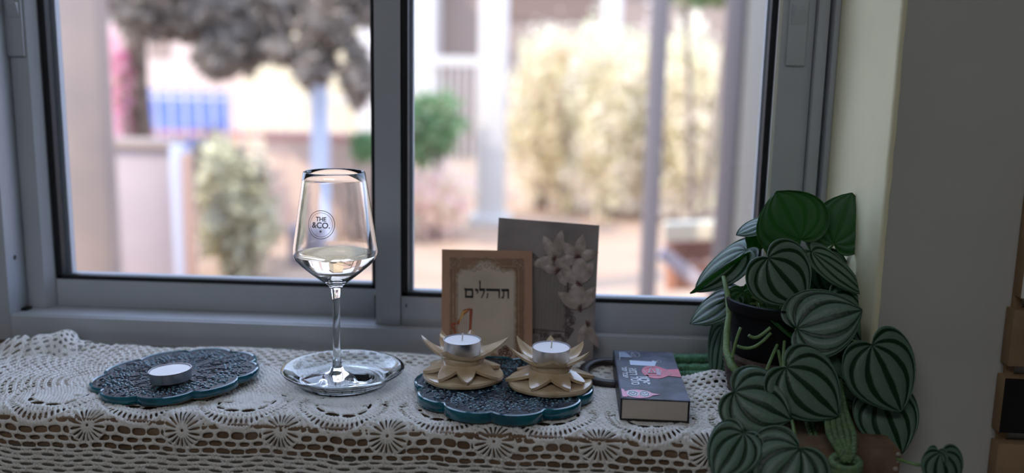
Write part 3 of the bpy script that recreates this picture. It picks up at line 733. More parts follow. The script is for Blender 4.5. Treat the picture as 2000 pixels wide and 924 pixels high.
# shift the word so that it sits centred on the panel
sx = bd.X*(-0.005-0.095+0.0)
cx0 = bd.P(0, 0)
def squeeze(p):
    q = Vector(p)-bd.BL; a = q.dot(bd.X)/bd.w**2; a2 = .245+(a-.255)*(.495/.702)
    return tuple(Vector(p)+bd.X*(a2-a))
m.v = [squeeze(p) for p in m.v]
m.build('title_lettering', M_ink, bk, label='black Hebrew lettering')
# harp
M_harp = mat('harp_print', srgb(176, 88, 50), 0.4, col2=srgb(150, 66, 40), scale=120); M_harp2 = mat('harp_highlight_print', srgb(222, 176, 96), 0.4)
m = MB()
for pts in ([(.098, .265), (.120, .250), (.205, .145), (.165, .145)], [(.310, .395), (.345, .395), (.325, .15), (.300, .15)], [(.11, .27), (.12, .245), (.19, .255), (.235, .33), (.30, .375), (.32, .40), (.24, .385), (.20, .31), (.17, .275)]): bd.poly(m, pts, 0.0007)
for k in range(6):
    t = k/6; bd.ribbon(m, [(.14+.16*t, .27+.09*t), (.17+.13*t, .17)], 0.0003, 0.0006)
_sh = bd.Y*0.095; m.v = [tuple(Vector(p)+_sh) for p in m.v]; m.build('harp_print', M_harp, bk)
m = MB(); bd.poly(m, [(.19, .265), (.225, .31), (.25, .36), (.30, .385), (.235, .372), (.205, .31)], 0.0010); m.v = [tuple(Vector(p)+_sh) for p in m.v]; m.build('harp_gilding', M_harp2, bk)
# small figure ornament at lower right
m = MB()
for (a, b, r) in ((.66, .12, .004), (.70, .135, .005), (.74, .115, .0045), (.68, .09, .005), (.73, .085, .004), (.70, .165, .003), (.72, .15, .003)): curl(m, bd, a, b, r, 1.5, 1, a*40, 0.0013)
m.build('ornament_print', mat('umber_print', srgb(112, 70, 54), 0.4), bk)
m = MB(); bd.ribbon(m, [(.55, .11), (.64, .075), (.72, .05), (.84, .06)], 0.004, 0.0005); bd.ribbon(m, [(.50, .07), (.60, .045), (.70, .03)], 0.003, 0.0005); m.build('drape_print', mat('drape_print', srgb(180, 140, 110), 0.4), bk)

# grey booklet
BL2 = pb(960, 702, -0.0265); BR2 = pb(1157, 718, -0.0250); TL2 = pb(974, 425, 0.0035)
bd2 = Board(BL2, BR2, TL2)
TRc = pb(1170, 440, 0.006)
g = thing('flowered_booklet', BL2, 'taller grey booklet with embossed lily print, leaning behind the tan booklet', 'book')
M_gry = mat('grey_marbled_print', srgb(134, 124, 122), 0.35, col2=srgb(160, 150, 148), scale=22, detail=8, bump=0.15)
M_gry2 = mat('striped_panel_print', srgb(126, 116, 112), 0.4, col2=srgb(136, 126, 122), scale=30)
M_pet = mat('petal_print', srgb(190, 176, 168), 0.4, col2=srgb(150, 132, 126), scale=90)
M_dk = mat('dark_relief_print', srgb(86, 74, 74), 0.4, col2=srgb(112, 100, 98), scale=120)
bd2.slab(0.0007, 0.0, 0.0003).build('cover', M_gry, g)
bd2.slab(0.0050, -0.0009, 0.0004).build('pages', M_page, g)
bd2.slab(0.0007, -0.0061, 0.0003).build('back_cover', M_gry, g)
m = MB(); bd2.poly(m, [(.18, .24), (.70, .24), (.70, .70), (.18, .70)], 0.0001); m.build('panel_print', M_gry2, g)
m = MB()
for k in range(14): a = .20+.037*k; bd2.ribbon(m, [(a, .25), (a, .69)], 0.0016, 0.0003)
m.build('stripe_print', mat('pale_stripe_print', srgb(142, 132, 128), 0.4), g, kind='stuff')
m = MB(); rg = random.Random(9)
bd2.ribbon(m, [(.16, .235), (.715, .235), (.715, .62)], 0.0022, 0.0004)
for k in range(60):
    t = k/59
    if t < .45: a, b_ = .20+t/.45*.52, .20+rg.uniform(-.03, .03)
    else: a, b_ = .745+rg.uniform(-.04, .05), .2+(t-.45)/.55*.34
    curl(m, bd2, a, b_, rg.uniform(.002, .0042), 1.3, rg.choice((-1, 1)), rg.uniform(0, 6), 0.0010, rg.uniform(.0004, .0012))
for k in range(16): curl(m, bd2, .12+.42*k/15, .735+.02*math.sin(k), .003, 1.2, 1, rg.uniform(0, 6), 0.0010)
m.build('scroll_print', M_dk, g, kind='stuff')
def petal(mm, B, a, b, ang, L, W, d, curlz=0.0012):
    n = 7; vs = []; fs = []; ca, sa = math.cos(ang), math.sin(ang)
    for i in range(n+1):
        t = i/n; wd = W*math.sin(PI*min(1, t*0.92+0.06))**0.8*(1-0.15*t)
        for s_ in (-1, -.5, 0, .5, 1):
            x = L*t; y = wd*s_/2; X = x*ca-y*sa; Y = x*sa+y*ca
            vs.append(B.P(a+X/B.w, b+Y/B.h, d+curlz*math.sin(PI*t)*(1-0.9*abs(s_))+(0.0003 if s_ in (-1, 1) else 0)))
    for i in range(n):
        for k in range(4): fs.append((i*5+k, i*5+k+1, (i+1)*5+k+1, (i+1)*5+k))
    mm.add(vs, fs)
def lily(cx, cy, Ls, angs, W, d):
    for L, an in zip(Ls, angs):
        mm = MB(); petal(mm, bd2, cx, cy, math.radians(an), L*1.12, W*1.1, d, 0.0022); mm.build('petal', M_pet, g, smooth='all'); d += 0.0002
    mm = MB()
    for k in range(5):
        an = math.radians(angs[0]+k*40); bd2.ribbon(mm, [(cx, cy), (cx+.0045*math.cos(an)/bd2.w, cy+.0045*math.sin(an)/bd2.h)], 0.0012, d+0.0012)
    mm.build('stamen', mat('stamen_print', srgb(96, 60, 58), 0.5), g)
lily(.58, .74, [.030, .026, .024, .022], [80, 120, 200, -40], .013, .0006)
lily(.80, .76, [.022, .024, .022, .022, .020], [20, 80, 140, 200, -60], .013, .0010)
lily(.83, .585, [.026, .026, .024, .020], [150, 60, 100, 250], .014, .0012)
lily(.86, .41, [.026, .028, .026, .022], [100, 150, 60, 125], .015, .0014)
lily(.62, .655, [.020, .018, .016], [60, 170, -60], .010, .0012)
lily(.92, .30, [.026, .022], [-60, -110], .010, .0008)

# ------------------------------------------------------------------ black ring and boxed book
b = MB(); C0 = Vector((0.0610, -0.0660, 0.0088)); vs = []; fs = []; N, K = 64, 12
for i in range(N):
    a = 2*PI*i/N
    for k in range(K):
        q = 2*PI*k/K; r = 0.0295+0.0058*math.cos(q)*(1 if abs(math.cos(q)) < .9 else 1); z = 0.0042*math.copysign(abs(math.sin(q))**0.7, math.sin(q))
        vs.append((C0.x+r*math.cos(a), C0.y+r*math.sin(a), C0.z+z+0.003*math.sin(a)))
for i in range(N):
    for k in range(K): fs.append((i*K+k, ((i+1) % N)*K+k, ((i+1) % N)*K+(k+1) % K, i*K+(k+1) % K))
b.add(vs, fs); tag(b.build('black_ring', mat('dark_wood_ring', srgb(34, 26, 26), 0.45, col2=srgb(46, 34, 32), scale=50), smooth='all'), 'thick dark ring lying partly under the book', 'bangle')
BZ0, BZ1 = 0.0045, 0.0265
_a = Vector((0.0630, -0.1945, BZ1)); _b = Vector((0.1285, -0.1955, BZ1)); _c = Vector((0.0640, -0.0400, BZ1))
bb = Board(_a, _b, _c)
bx = thing('pocket_book', (_a.x, _a.y, BZ0), 'thick pocket book with a dark cloudy cover and red shape, lying flat', 'book')
M_gal = mat('dark_cloud_print', srgb(22, 25, 38), 0.5, col2=srgb(78, 84, 102), scale=32, detail=9, spec=0.25)
M_blk = mat('black_board', srgb(24, 20, 24), 0.45)
bb.slab(0.0012, 0, 0.0003).build('cover', M_gal, bx)
m = MB(); m.rbox(bb.P(.5, .5, -(BZ1-BZ0)+0.0006), bb.X, bb.Y, bb.N*0.0012, 0.0003); m.build('back_cover', M_blk, bx)
m = MB(); m.rbox(bb.P(0.012, .5, -(BZ1-BZ0)/2), bb.X*0.024, bb.Y, bb.N*(BZ1-BZ0), 0.0004); m.build('spine', M_blk, bx)
m = MB(); m.rbox(bb.P(0.988, .5, -(BZ1-BZ0)/2), bb.X*0.020, bb.Y, bb.N*(BZ1-BZ0-0.0004), 0.0004); m.build('fore_edge_flap', M_blk, bx)
m = MB(); m.rbox(bb.P(0.5, .5, -(BZ1-BZ0)/2), bb.X*0.95, bb.Y*0.985, bb.N*(BZ1-BZ0-0.0026), 0.0003); m.build('pages', mat('cream_pages', srgb(196, 186, 172), 0.85, col2=srgb(182, 172, 160), scale=25), bx)
M_red = mat('coral_red_print', srgb(196, 52, 84), 0.35, col2=srgb(176, 44, 74), scale=60); M_stk = mat('pale_sticker', srgb(176, 192, 214), 0.4); M_wht = mat('white_print', srgb(186, 192, 204), 0.4); M_pnk = mat('pink_print', srgb(206, 120, 150), 0.4)
def ell(cx, cy, rx, ry, n=28, f=lambda a: 1): return [(cx+rx*f(2*PI*k/n)*math.cos(2*PI*k/n), cy+ry*f(2*PI*k/n)*math.sin(2*PI*k/n)) for k in range(n)]
m = MB(); bb.poly(m, ell(.60, .53, .20, .135), 0.0001); bb.poly(m, [(.68, .65), (.80, .59), (.995, .61), (.995, .44), (.80, .46), (.70, .41)], 0.00025); m.build('red_shape_print', M_red, bx)
m = MB(); bb.ribbon(m, ell(.57, .54, .135, .085, 24, lambda a: 1+.08*math.sin(5*a)), 0.0006, 0.0005, True)
bb.ribbon(m, [(.50, .50), (.55, .60), (.61, .50), (.50, .50)], 0.0018, 0.0005); bb.ribbon(m, [(.72, .50), (.80, .57), (.86, .49), (.78, .48)], 0.0006, 0.0005)
for k in range(3): bb.ribbon(m, [(.635+.02*k, .46), (.635+.02*k, .60)], 0.0009, 0.0005)
bb.ribbon(m, [(.08, .75), (.10, .95), (.30, .96), (.36, .86)], 0.0006, 0.0005); bb.ribbon(m, ell(.36, .90, .07, .06), 0.0005, 0.0005, True); bb.ribbon(m, ell(.72, .76, .035, .03), 0.0005, 0.0004, True)
m.build('line_print', M_wht, bx)
m = MB(); bb.poly(m, [(.24, .66), (.63, .655), (.68, .76), (.62, .78), (.60, .755), (.24, .765)], 0.0002); m.build('sticker', M_stk, bx)
m = MB(); bb.poly(m, [(.09, .83), (.30, .83), (.20, .955), (.09, .955)], 0.0002); m.build('corner_print', mat('blue_grey_print', srgb(120, 134, 160), 0.4), bx)
m = MB()
def put_text(mm, s, size, a, b_, rot, d=0.0003, bold=0.0):
    vs, fs = text_mesh(s, size, bold); ca, sa = math.cos(rot), math.sin(rot)
    mm.add([bb.P(a+(x*ca-y*sa)/bb.w, b_+(x*sa+y*ca)/bb.h, d) for x, y, *_ in vs], fs)
put_text(m, 'רנסי לובשי', 0.0080, .13, .50, -PI/2, bold=0.0002)
put_text(m, 'אמר לטוס', 0.0125, .26, .42, -PI/2, bold=0.0003)
put_text(m, 'רטפ', 0.0165, .405, .36, -PI/2, bold=0.0006)
m.build('title_lettering', M_wht, bx)
m = MB(); bb.poly(m, ell(.27, .085, .21, .075), 0.0002); bb.poly(m, [(.40, .12), (.58, .085), (.40, .05)], 0.0003); bb.poly(m, [(.03, .02), (.10, .02), (.07, .15), (.03, .17)], 0.00035); m.build('badge_print', M_pnk, bx)
m = MB(); bb.poly(m, ell(.19, .085, .085, .058), 0.0004); bb.poly(m, ell(.36, .085, .075, .055), 0.0004); m.build('badge_figures', M_wht, bx)
m = MB()
for (cx, cy) in ((.19, .085), (.36, .085)):
    bb.ribbon(m, ell(cx, cy, .06, .038, 20, lambda a: 1+.1*math.sin(6*a)), 0.0007, 0.0007, True); bb.ribbon(m, [(cx-.03, cy+.01), (cx, cy-.01), (cx+.03, cy+.01)], 0.0008, 0.0007)
m.build('badge_linework', M_blk, bx)

# ------------------------------------------------------------------ braided green cord on the sill
M_cord = mat('green_cotton_cord', srgb(92, 138, 104), 0.85, col2=srgb(70, 112, 82), scale=250, bump=0.8, bscale=700)
def braid(b, p0, p1, rad, amp, pitch, sag=0.0, n=6):
    p0, p1 = Vector(p0), Vector(p1); L = (p1-p0).length; m_ = int(L/pitch*10)
    T = (p1-p0).normalized(); S = T.cross(Vector((0, 0, 1)))
    S = S.normalized() if S.length > 0.1 else Vector((1, 0, 0)); U = S.cross(T).normalized()
    for k in range(3):
        pts = []
        for i in range(m_+1):
            t = i/m_; ph = 2*PI*(t*L/pitch+k/3)
            pts.append(p0+(p1-p0)*t+S*amp*math.sin(ph)+U*amp*0.55*math.sin(2*ph)-Vector((0, 0, sag*math.sin(PI*t))))
        b.tube(pts, rad, n)
cr = thing('braided_cord', (0.16, -0.045, 0.0), 'green braided cord lying doubled between the book and the plant', 'cord')
b = MB(); braid(b, (0.125, -0.0400, 0.0078), (0.205, -0.0330, 0.0082), 0.0032, 0.0042, 0.0125); b.build('cord_strand', M_cord, cr, smooth='all')
b = MB(); braid(b, (0.128, -0.0290, 0.0150), (0.205, -0.0210, 0.0160), 0.0032, 0.0042, 0.0130); b.build('cord_strand', M_cord, cr, smooth='all')
b = MB(); braid(b, (0.130, -0.0530, 0.0055), (0.205, -0.0460, 0.0060), 0.0022, 0.0024, 0.0120); b.build('cord_strand', M_cord, cr, smooth='all')
# ------------------------------------------------------------------ peperomia
def leaf_mat(name, silver, dark, tl, rough=0.38, vein_w=0.30, contrast=1.0):
    m = bpy.data.materials.new(name); m.use_nodes = True; n = m.node_tree.nodes; l = m.node_tree.links; p = n['Principled BSDF']
    uv = n.new('ShaderNodeUVMap'); sep = n.new('ShaderNodeSeparateXYZ'); l.new(uv.outputs[0], sep.inputs[0])
    def M_(op, a, b_=None, c=None):
        q = n.new('ShaderNodeMath'); q.operation = op
        for i, v in enumerate((a, b_, c)):
            if v is None: continue
            if isinstance(v, (int, float)): q.inputs[i].default_value = v
            else: l.new(v, q.inputs[i])
        return q.outputs[0]
    tn = n.new('ShaderNodeTexNoise'); tn.inputs['Scale'].default_value = 60; l.new(n.new('ShaderNodeTexCoord').outputs['Object'], tn.inputs[0])
    s_ = M_('MULTIPLY_ADD', sep.outputs[0], 2.0, -1.0)
    sn = M_('MULTIPLY_ADD', M_('SUBTRACT', tn.outputs['Fac'], 0.5), 0.05, s_)
    c = M_('COSINE', M_('MULTIPLY', sn, 2*PI/0.29))
    t = sep.outputs[1]
    # narrower stripes in the middle of the blade, all dark at stalk and tip
    thr = M_('ADD', 0.50, 0.0)
    endm = M_('MULTIPLY', M_('POWER', M_('ABSOLUTE', M_('MULTIPLY_ADD', t, 2.0, -1.0)), 6.0), 1.3)
    dk = M_('ADD', c, endm)
    mr = n.new('ShaderNodeMapRange'); mr.interpolation_type = 'SMOOTHSTEP'; mr.inputs[1].default_value = 0.25; mr.inputs[2].default_value = 0.70
    l.new(dk, mr.inputs[0])
    fine = n.new('ShaderNodeTexNoise'); fine.inputs['Scale'].default_value = 420; l.new(n.new('ShaderNodeTexCoord').outputs['Object'], fine.inputs[0])
    mix0 = n.new('ShaderNodeMixRGB'); mix0.inputs[1].default_value = silver; mix0.inputs[2].default_value = tuple(x*0.72 for x in silver[:3])+(1,)
    l.new(fine.outputs['Fac'], mix0.inputs[0])
    mix = n.new('ShaderNodeMixRGB'); l.new(mr.outputs[0], mix.inputs[0]); l.new(mix0.outputs[0], mix.inputs[1]); mix.inputs[2].default_value = dark
    l.new(mix.outputs[0], p.inputs['Base Color']); p.inputs['Roughness'].default_value = rough; p.inputs['Specular IOR Level'].default_value = 0.4
    b_ = n.new('ShaderNodeBump'); b_.inputs['Strength'].default_value = 0.35; b_.inputs['Distance'].default_value = 0.001; l.new(fine.outputs['Fac'], b_.inputs['Height']); l.new(b_.outputs[0], p.inputs['Normal'])
    tr = n.new('ShaderNodeBsdfTranslucent'); tr.inputs[0].default_value = tl
    mx = n.new('ShaderNodeMixShader'); mx.inputs[0].default_value = 0.28; l.new(p.outputs[0], mx.inputs[1]); l.new(tr.outputs[0], mx.inputs[2]); l.new(mx.outputs[0], n['Material Output'].inputs[0])
    return m
M_leaf = leaf_mat('striped_leaf', srgb(112, 140, 122), srgb(18, 50, 26), srgb(50, 120, 20))
M_under = leaf_mat('leaf_underside', srgb(62, 104, 62), srgb(34, 84, 28), srgb(70, 160, 18), 0.5)
M_stem = mat('pale_green_stem', srgb(116, 142, 88), 0.5, col2=srgb(98, 124, 76), scale=120, bump=0.5, bscale=400)
PX0 = Vector((0.228, -0.112, 0.0052))
pl = thing('potted_peperomia', PX0, 'bushy striped-leaf houseplant in a dark pot at the right end of the sill', 'plant')
def leaf(a, tpx, Ya, Yt, Wpx, nx, nz, kind, droop=0.10, parent=None, cup=0.10, wav=0.02):
    A = atY(a[0], a[1], Ya); T = atY(tpx[0], tpx[1], Yt)
    W = 1.07*Wpx*((A-CAM).dot(FW))/FPX
    Lv = T-A; L = Lv.length; ey = Lv.normalized(); Nh = -FW+RT*nx+UP*nz; ez = (Nh-ey*Nh.dot(ey)).normalized(); ex = ey.cross(ez)
    ns, ntt = 48, 18; vs = []; uvs = []
    seed = a[0]*0.37
    for i in range(ns+1):
        s_ = -1+2*i/ns; th = math.radians(152)*s_
        q = (0.50+0.12*s_*s_)*L; P1 = (q*math.sin(th)*min(1.25, W/L*1.0), q*math.cos(th)); P2 = (s_*0.86*W, L*(0.78-0.30*s_*s_))
        for j in range(ntt+1):
            t = j/ntt; u_ = 1-t
            x = 3*u_*u_*t*P1[0]+3*u_*t*t*P2[0]; y = 3*u_*u_*t*P1[1]+3*u_*t*t*P2[1]+t**3*L
            bulge = 0.012*W*(0.5-0.5*math.cos(2*PI*s_/0.29))*math.sin(PI*t)**0.6*1.6
            z = bulge-droop*L*(y/L)**2-cup*W*(2*x/W)**2*0.5+wav*W*math.sin(5*s_+seed+3*t)*abs(s_)**2+0.03*L*math.sin(PI*t)
            vs.append(tuple(A+ex*x+ey*y+ez*z)); uvs.append(((s_+1)/2, t))
    fs = [(i*(ntt+1)+j, (i+1)*(ntt+1)+j, (i+1)*(ntt+1)+j+1, i*(ntt+1)+j+1) for i in range(ns) for j in range(ntt)]
    b = MB(); b.add(vs, fs)
    p_ = parent or pl
    off = Vector(p_.location)
    me = bpy.data.meshes.new('leaf'); me.from_pydata([tuple(Vector(v)-off) for v in vs], [], fs)
    ul = me.uv_layers.new(name='UVMap')
    for lp in me.loops: ul.data[lp.index].uv = uvs[lp.vertex_index]
    me.materials.append(kind); me.polygons.foreach_set('use_smooth', [True]*len(me.polygons))
    o = bpy.data.objects.new('leaf', me); COL.objects.link(o); o.parent = p_
    so = o.modifiers.new('thick', 'SOLIDIFY'); so.thickness = 0.0007; so.offset = -1
    return A, o, ez
LEAVES = [
 ((1563,468),(1517,374),-.105,-.100,158,  .1,-.1, M_under, .02,.10),
 ((1628,476),(1664,377),-.085,-.080,112, -.3, .0, M_under, .02,.10),
 ((1500,504),(1572,590),-.150,-.160,150, -.1, .4, M_leaf, .06,.14),
 ((1585,492),(1693,572),-.105,-.110, 84,  .4, .8, M_leaf, .05,.12),
 ((1603,505),(1640,584),-.070,-.072, 84, -.3, .1, M_leaf, .05,.10),
 ((1556,642),(1684,604),-.178,-.182,140,  .1, .5, M_leaf, .06,.12),
 ((1703,674),(1768,804),-.190,-.205,164,  .1, .3, M_leaf, .10,.20),
 ((1718,772),(1765,886),-.178,-.200,130,  .0, .1, M_leaf, .08,.12),
 ((1535,718),(1642,812),-.205,-.222,152, -.1, .4, M_leaf, .10,.14),
 ((1434,766),(1546,818),-.215,-.232,152,  .2, .3, M_leaf, .08,.16),
 ((1452,846),(1398,934),-.240,-.268,104, -.1, .5, M_leaf, .05,.08),
 ((1562,876),(1488,972),-.252,-.272,168, -.1, .5, M_leaf, .08,.14),
 ((1494,434),(1437,454),-.090,-.088, 60, -.4,1.8, M_leaf, .10,.20),
 ((1458,488),(1354,566),-.085,-.080,104, -.7,1.5, M_leaf, .05,.22),
 ((1452,506),(1351,578),-.090,-.085, 40,  .8,-.6, M_under, .06,.10),
 ((1432,578),(1345,629),-.095,-.090, 92, -.6,1.6, M_leaf, .06,.20),
 ((1440,590),(1388,614),-.090,-.088, 44,  .5,-.5, M_under, .06,.10),
 ((1412,636),(1395,750),-.060,-.070, 52, -.9, .2, M_leaf, .06,.14),
 ((1452,570),(1436,622),-.100,-.105, 62,  .1, .2, M_under, .10,.10),
 ((1497,600),(1575,672),-.150,-.165, 48,  .8, .6, M_under, .08,.10),
 ((1484,450),(1470,494),-.080,-.085, 50,  .2, .1, M_under, .08,.10),
 ((1618,655),(1668,752),-.172,-.180,110,  .1, .3, M_leaf, .08,.10),
 ((1622,580),(1688,668),-.120,-.130,110,  .3,.3, M_leaf, .08,.12),
 ((1625,700),(1688,790),-.165,-.172,120,  .2,.2, M_leaf, .08,.12),
 ((1600,760),(1650,838),-.178,-.186, 90,  .1,.2, M_under, .08,.10),
 ((1565,560),(1610,640),-.060,-.065,116,  .1, .1, M_under, .05,.10),
 ((1480,552),(1530,615),-.080,-.090, 96,  .1, .1, M_under, .05,.10),
 ((1650,560),(1672,640),-.060,-.070, 80,  .1, .1, M_under, .05,.10),
]
crown = Vector((0.222, -0.118, 0.098))
att = []
for (a, t, Ya, Yt, W_, nx, nz_, kd, dr, cu) in LEAVES:
    A, o, ez = leaf(a, t, Ya, Yt, W_, nx, nz_, kd, dr, None, cu); att.append((A, ez, o))
def bez(P, n=14):
    out = []
    for i in range(n+1):
        t = i/n; u_ = 1-t; out.append(P[0]*u_**3+P[1]*3*u_*u_*t+P[2]*3*u_*t*t+P[3]*t**3)
    return out
rg = random.Random(4)
for k, (A, ez, o) in enumerate(att):
    if k in (9, 17): continue
    c = crown+Vector((rg.uniform(-.02, .02), rg.uniform(-.015, .015), -0.012))
    mid = (A+c)/2
    P = [c, c+Vector((0, 0, 0.03))+(mid-c)*0.4, A-ez*0.022+Vector((0, 0, -0.005)), A-ez*0.0006]
    b = MB(); b.tube(bez(P), [0.0019-0.0005*i/14 for i in range(15)], 7); b.build('petiole', M_stem, pl, smooth='all')
# the thick fuzzy stem rising at the left, and thin curved ones over the pot mouth
pts = [atY(1413, 540, -.100), atY(1421, 575, -.112), atY(1424, 615, -.125), atY(1419, 650, -.140), atY(1419, 685, -.155), atY(1428, 712, -.170), atY(1446, 735, -.185)]
b = MB(); b.tube(pts, [.0022, .0028, .0030, .0033, .0036, .0042, .0034], 10); b.build('stem', M_stem, pl, smooth='all', label='thick pale green stem')
for P, r in (([(1462, 655), (1478, 668), (1492, 650), (1505, 640)], .0016), ([(1440, 676), (1470, 690), (1490, 668), (1506, 650)], .0015), ([(1447, 640), (1436, 665), (1432, 690), (1430, 700)], .0014)):
    b = MB(); b.tube(bez([atY(x, y, -.17) for x, y in P]), r, 7); b.build('stem', M_stem, pl, smooth='all')
# pot with soil, inside a dark ribbed basket
M_pot = mat('black_pot', srgb(16, 16, 18), 0.6, spec=0.2)
b = MB(); b.lathe([(0.030, 0.002), (0.042, 0.002), (0.052, 0.094), (0.0565, 0.094), (0.0575, 0.096), (0.0575, 0.104), (0.0555, 0.105), (0.0540, 0.104), (0.0520, 0.097), (0.0500, 0.085)], PX0, 56); b.build('pot', M_pot, pl, smooth=True)
b = MB(); b.lathe([(0.0, 0.088), (0.02, 0.090), (0.035, 0.087), (0.051, 0.088)], PX0, 40, lambda a: 0.02*math.sin(9*a)); b.build('soil', mat('dark_soil', srgb(40, 30, 24), 0.95, col2=srgb(24, 18, 16), scale=200, bump=1, bscale=300), pl, smooth='all')
M_bask = mat('dark_brown_weave', srgb(84, 64, 50), 0.8, col2=srgb(62, 46, 36), scale=90, bump=0.6, bscale=300)
prof = [(0.0, 0.0)]
for k in range(9):
    z = 0.0015+k*0.0052; r = 0.0470+0.0105*math.sin(min(1, z/0.078)*PI*0.55)
    prof += [(r-0.0014, z), (r+0.0004, z+0.0013), (r+0.0006, z+0.0026), (r-0.0006, z+0.0042)]
prof += [(0.0525, 0.0485), (0.0485, 0.047)]
b = MB(); b.lathe(prof, PX0, 64, lambda a: 0.012*math.sin(28*a)); b.build('woven_basket', M_bask, pl, smooth='all', label='dark brown ribbed basket around the pot')
# trailing shoot that leaves the sill corner
A2 = atY(1762, 893, -.232)
b = MB(); b.tube(bez([atY(1700, 884, -.20), atY(1775, 896, -.245), atY(1800, 925, -.25), atY(1832, 898, -.25)]), .0016, 7); b.build('stem', M_stem, pl, smooth='all')
leaf((1838, 884), (1858, 962), -.252, -.262, 92, .1, .3, M_leaf, .10, None, .2)
leaf((1832, 880), (1822, 925), -.250, -.252, 40, -.9, .1, M_leaf, .10, None, .2)

# ------------------------------------------------------------------ macrame hanger cords draped in front of the pot
M_cord2 = mat('light_green_macrame_cord', srgb(112, 140, 98), 0.85, col2=srgb(88, 116, 76), scale=250, bump=0.8, bscale=700)
mh = thing('macrame_hanger', atY(1650, 900, -.25), 'light green macrame cords gathered in a knot over the sill edge below the plant', 'plant hanger')
def rope(pts, rad, tw=0.0060):
    """two twisted plies following a path"""
    P = []
    for i in range(len(pts)-1):
        m_ = 14
        for j in range(m_): P.append(Vector(pts[i])*(1-j/m_)+Vector(pts[i+1])*(j/m_))
    P.append(Vector(pts[-1]))
    for _ in range(6): P = [P[0]]+[(P[i-1]+P[i]*2+P[i+1])/4 for i in range(1, len(P)-1)]+[P[-1]]
    b = MB(); L = [0]
    for i in range(1, len(P)): L.append(L[-1]+(P[i]-P[i-1]).length)
    n_ = max(24, int(L[-1]/0.0009)); R_ = []
    k = 0
    for i in range(n_+1):
        q = L[-1]*i/n_
        while k < len(L)-2 and L[k+1] < q: k += 1
        R_.append(P[k].lerp(P[k+1], min(1, (q-L[k])/max(1e-9, L[k+1]-L[k]))))
    for ply in range(2):
        out = []
        for i, p in enumerate(R_):
            T = (R_[min(i+1, n_)]-R_[max(i-1, 0)]).normalized(); S = T.cross(Vector((0.2, 1, 0.1))).normalized(); U = T.cross(S)
            a = 2*PI*(L[-1]*i/n_)/tw+ply*PI; out.append(p+(S*math.cos(a)+U*math.sin(a))*rad*0.5)
        b.tube(out, rad*0.62, 6)
    return b
for k, (x0, x1, x2) in enumerate(((1614, 1618, 1640), (1624, 1630, 1648), (1634, 1642, 1655), (1641, 1655, 1660), (1650, 1668, 1668))):
    pts = [atY(x0-12, 735, -.175), atY(x0, 800, -.200), atY(x1, 848, -.232), atY(x2, 884, -.249), atY(1648+k*2, 902, -.251)]
    rope(pts, 0.0027).build('cord', M_cord2, mh, smooth='all')
for k, (x0, x1) in enumerate(((1572, 1588), (1582, 1598))):
    rope([atY(x0-6, 770, -.178), atY(x0, 815, -.186), atY(x1, 862, -.205)], 0.0022).build('cord', M_cord2, mh, smooth='all')
kc = atY(1650, 912, -.252)
b = MB()
for k in range(4):
    c = kc+Vector((0, 0, 0.005-0.0042*k)); b2 = []
    for i in range(20):
        a = 2*PI*i/19; b2.append(c+Vector((0.0125*math.cos(a), 0.0075*math.sin(a)-0.001, 0.0035*math.sin(a*1+k*1.3))))
    b.tube(b2, 0.0030, 8)
b.build('knot', M_cord2, mh, smooth='all')
for k in range(6):
    x = kc.x-0.010+0.004*k; rope([(x, kc.y-0.001, kc.z-0.008), (x+0.001*(k-3), kc.y-0.001*k % 3, kc.z-0.05), (x+0.002*(k-3), kc.y, kc.z-0.11)], 0.0022).build('cord', M_cord2, mh, smooth='all')

# ------------------------------------------------------------------ wall hanging of square blocks on the right
wh = thing('block_wall_hanging', (0.45, -0.151, -0.10), 'vertical string of square wooden blocks hanging on the wall at the right edge', 'wall decoration')
M_oak = mat('pale_oak', srgb(150, 122, 90), 0.6, col2=srgb(128, 102, 74), scale=18, bump=0.2, bscale=120)
faces = [mat('orange_block_face', srgb(150, 84, 40), 0.5), mat('white_block_face', srgb(214, 214, 208), 0.4), None, mat('black_block_face', srgb(14, 14, 15), 0.4), None, mat('white_block_face_lower', srgb(210, 210, 205), 0.4)]
for k, fm in enumerate(faces):
    zt = 0.251-0.0665*k; x0 = 0.4285+(0.003 if k < 2 else 0)+0.0012*abs(k-3)
    b = MB(); b.rbox((x0+0.0275, -0.1600, zt-0.0275), (0.055, 0, 0), (0, 0.016, 0), (0, 0, 0.055), 0.001); o = b.build('block', M_oak, wh, smooth=True)
    if fm:
        b = MB(); b.rbox((x0+0.0275, -0.1684, zt-0.0275), (0.0545, 0, 0), (0, 0.0010, 0), (0, 0, 0.0545), 0.0003); b.build('face_panel', fm, o)
b = MB(); b.box(0.434, 0.442, -0.156, -0.1515, -0.13, 0.27); b.build('backing_strip', M_oak, wh)

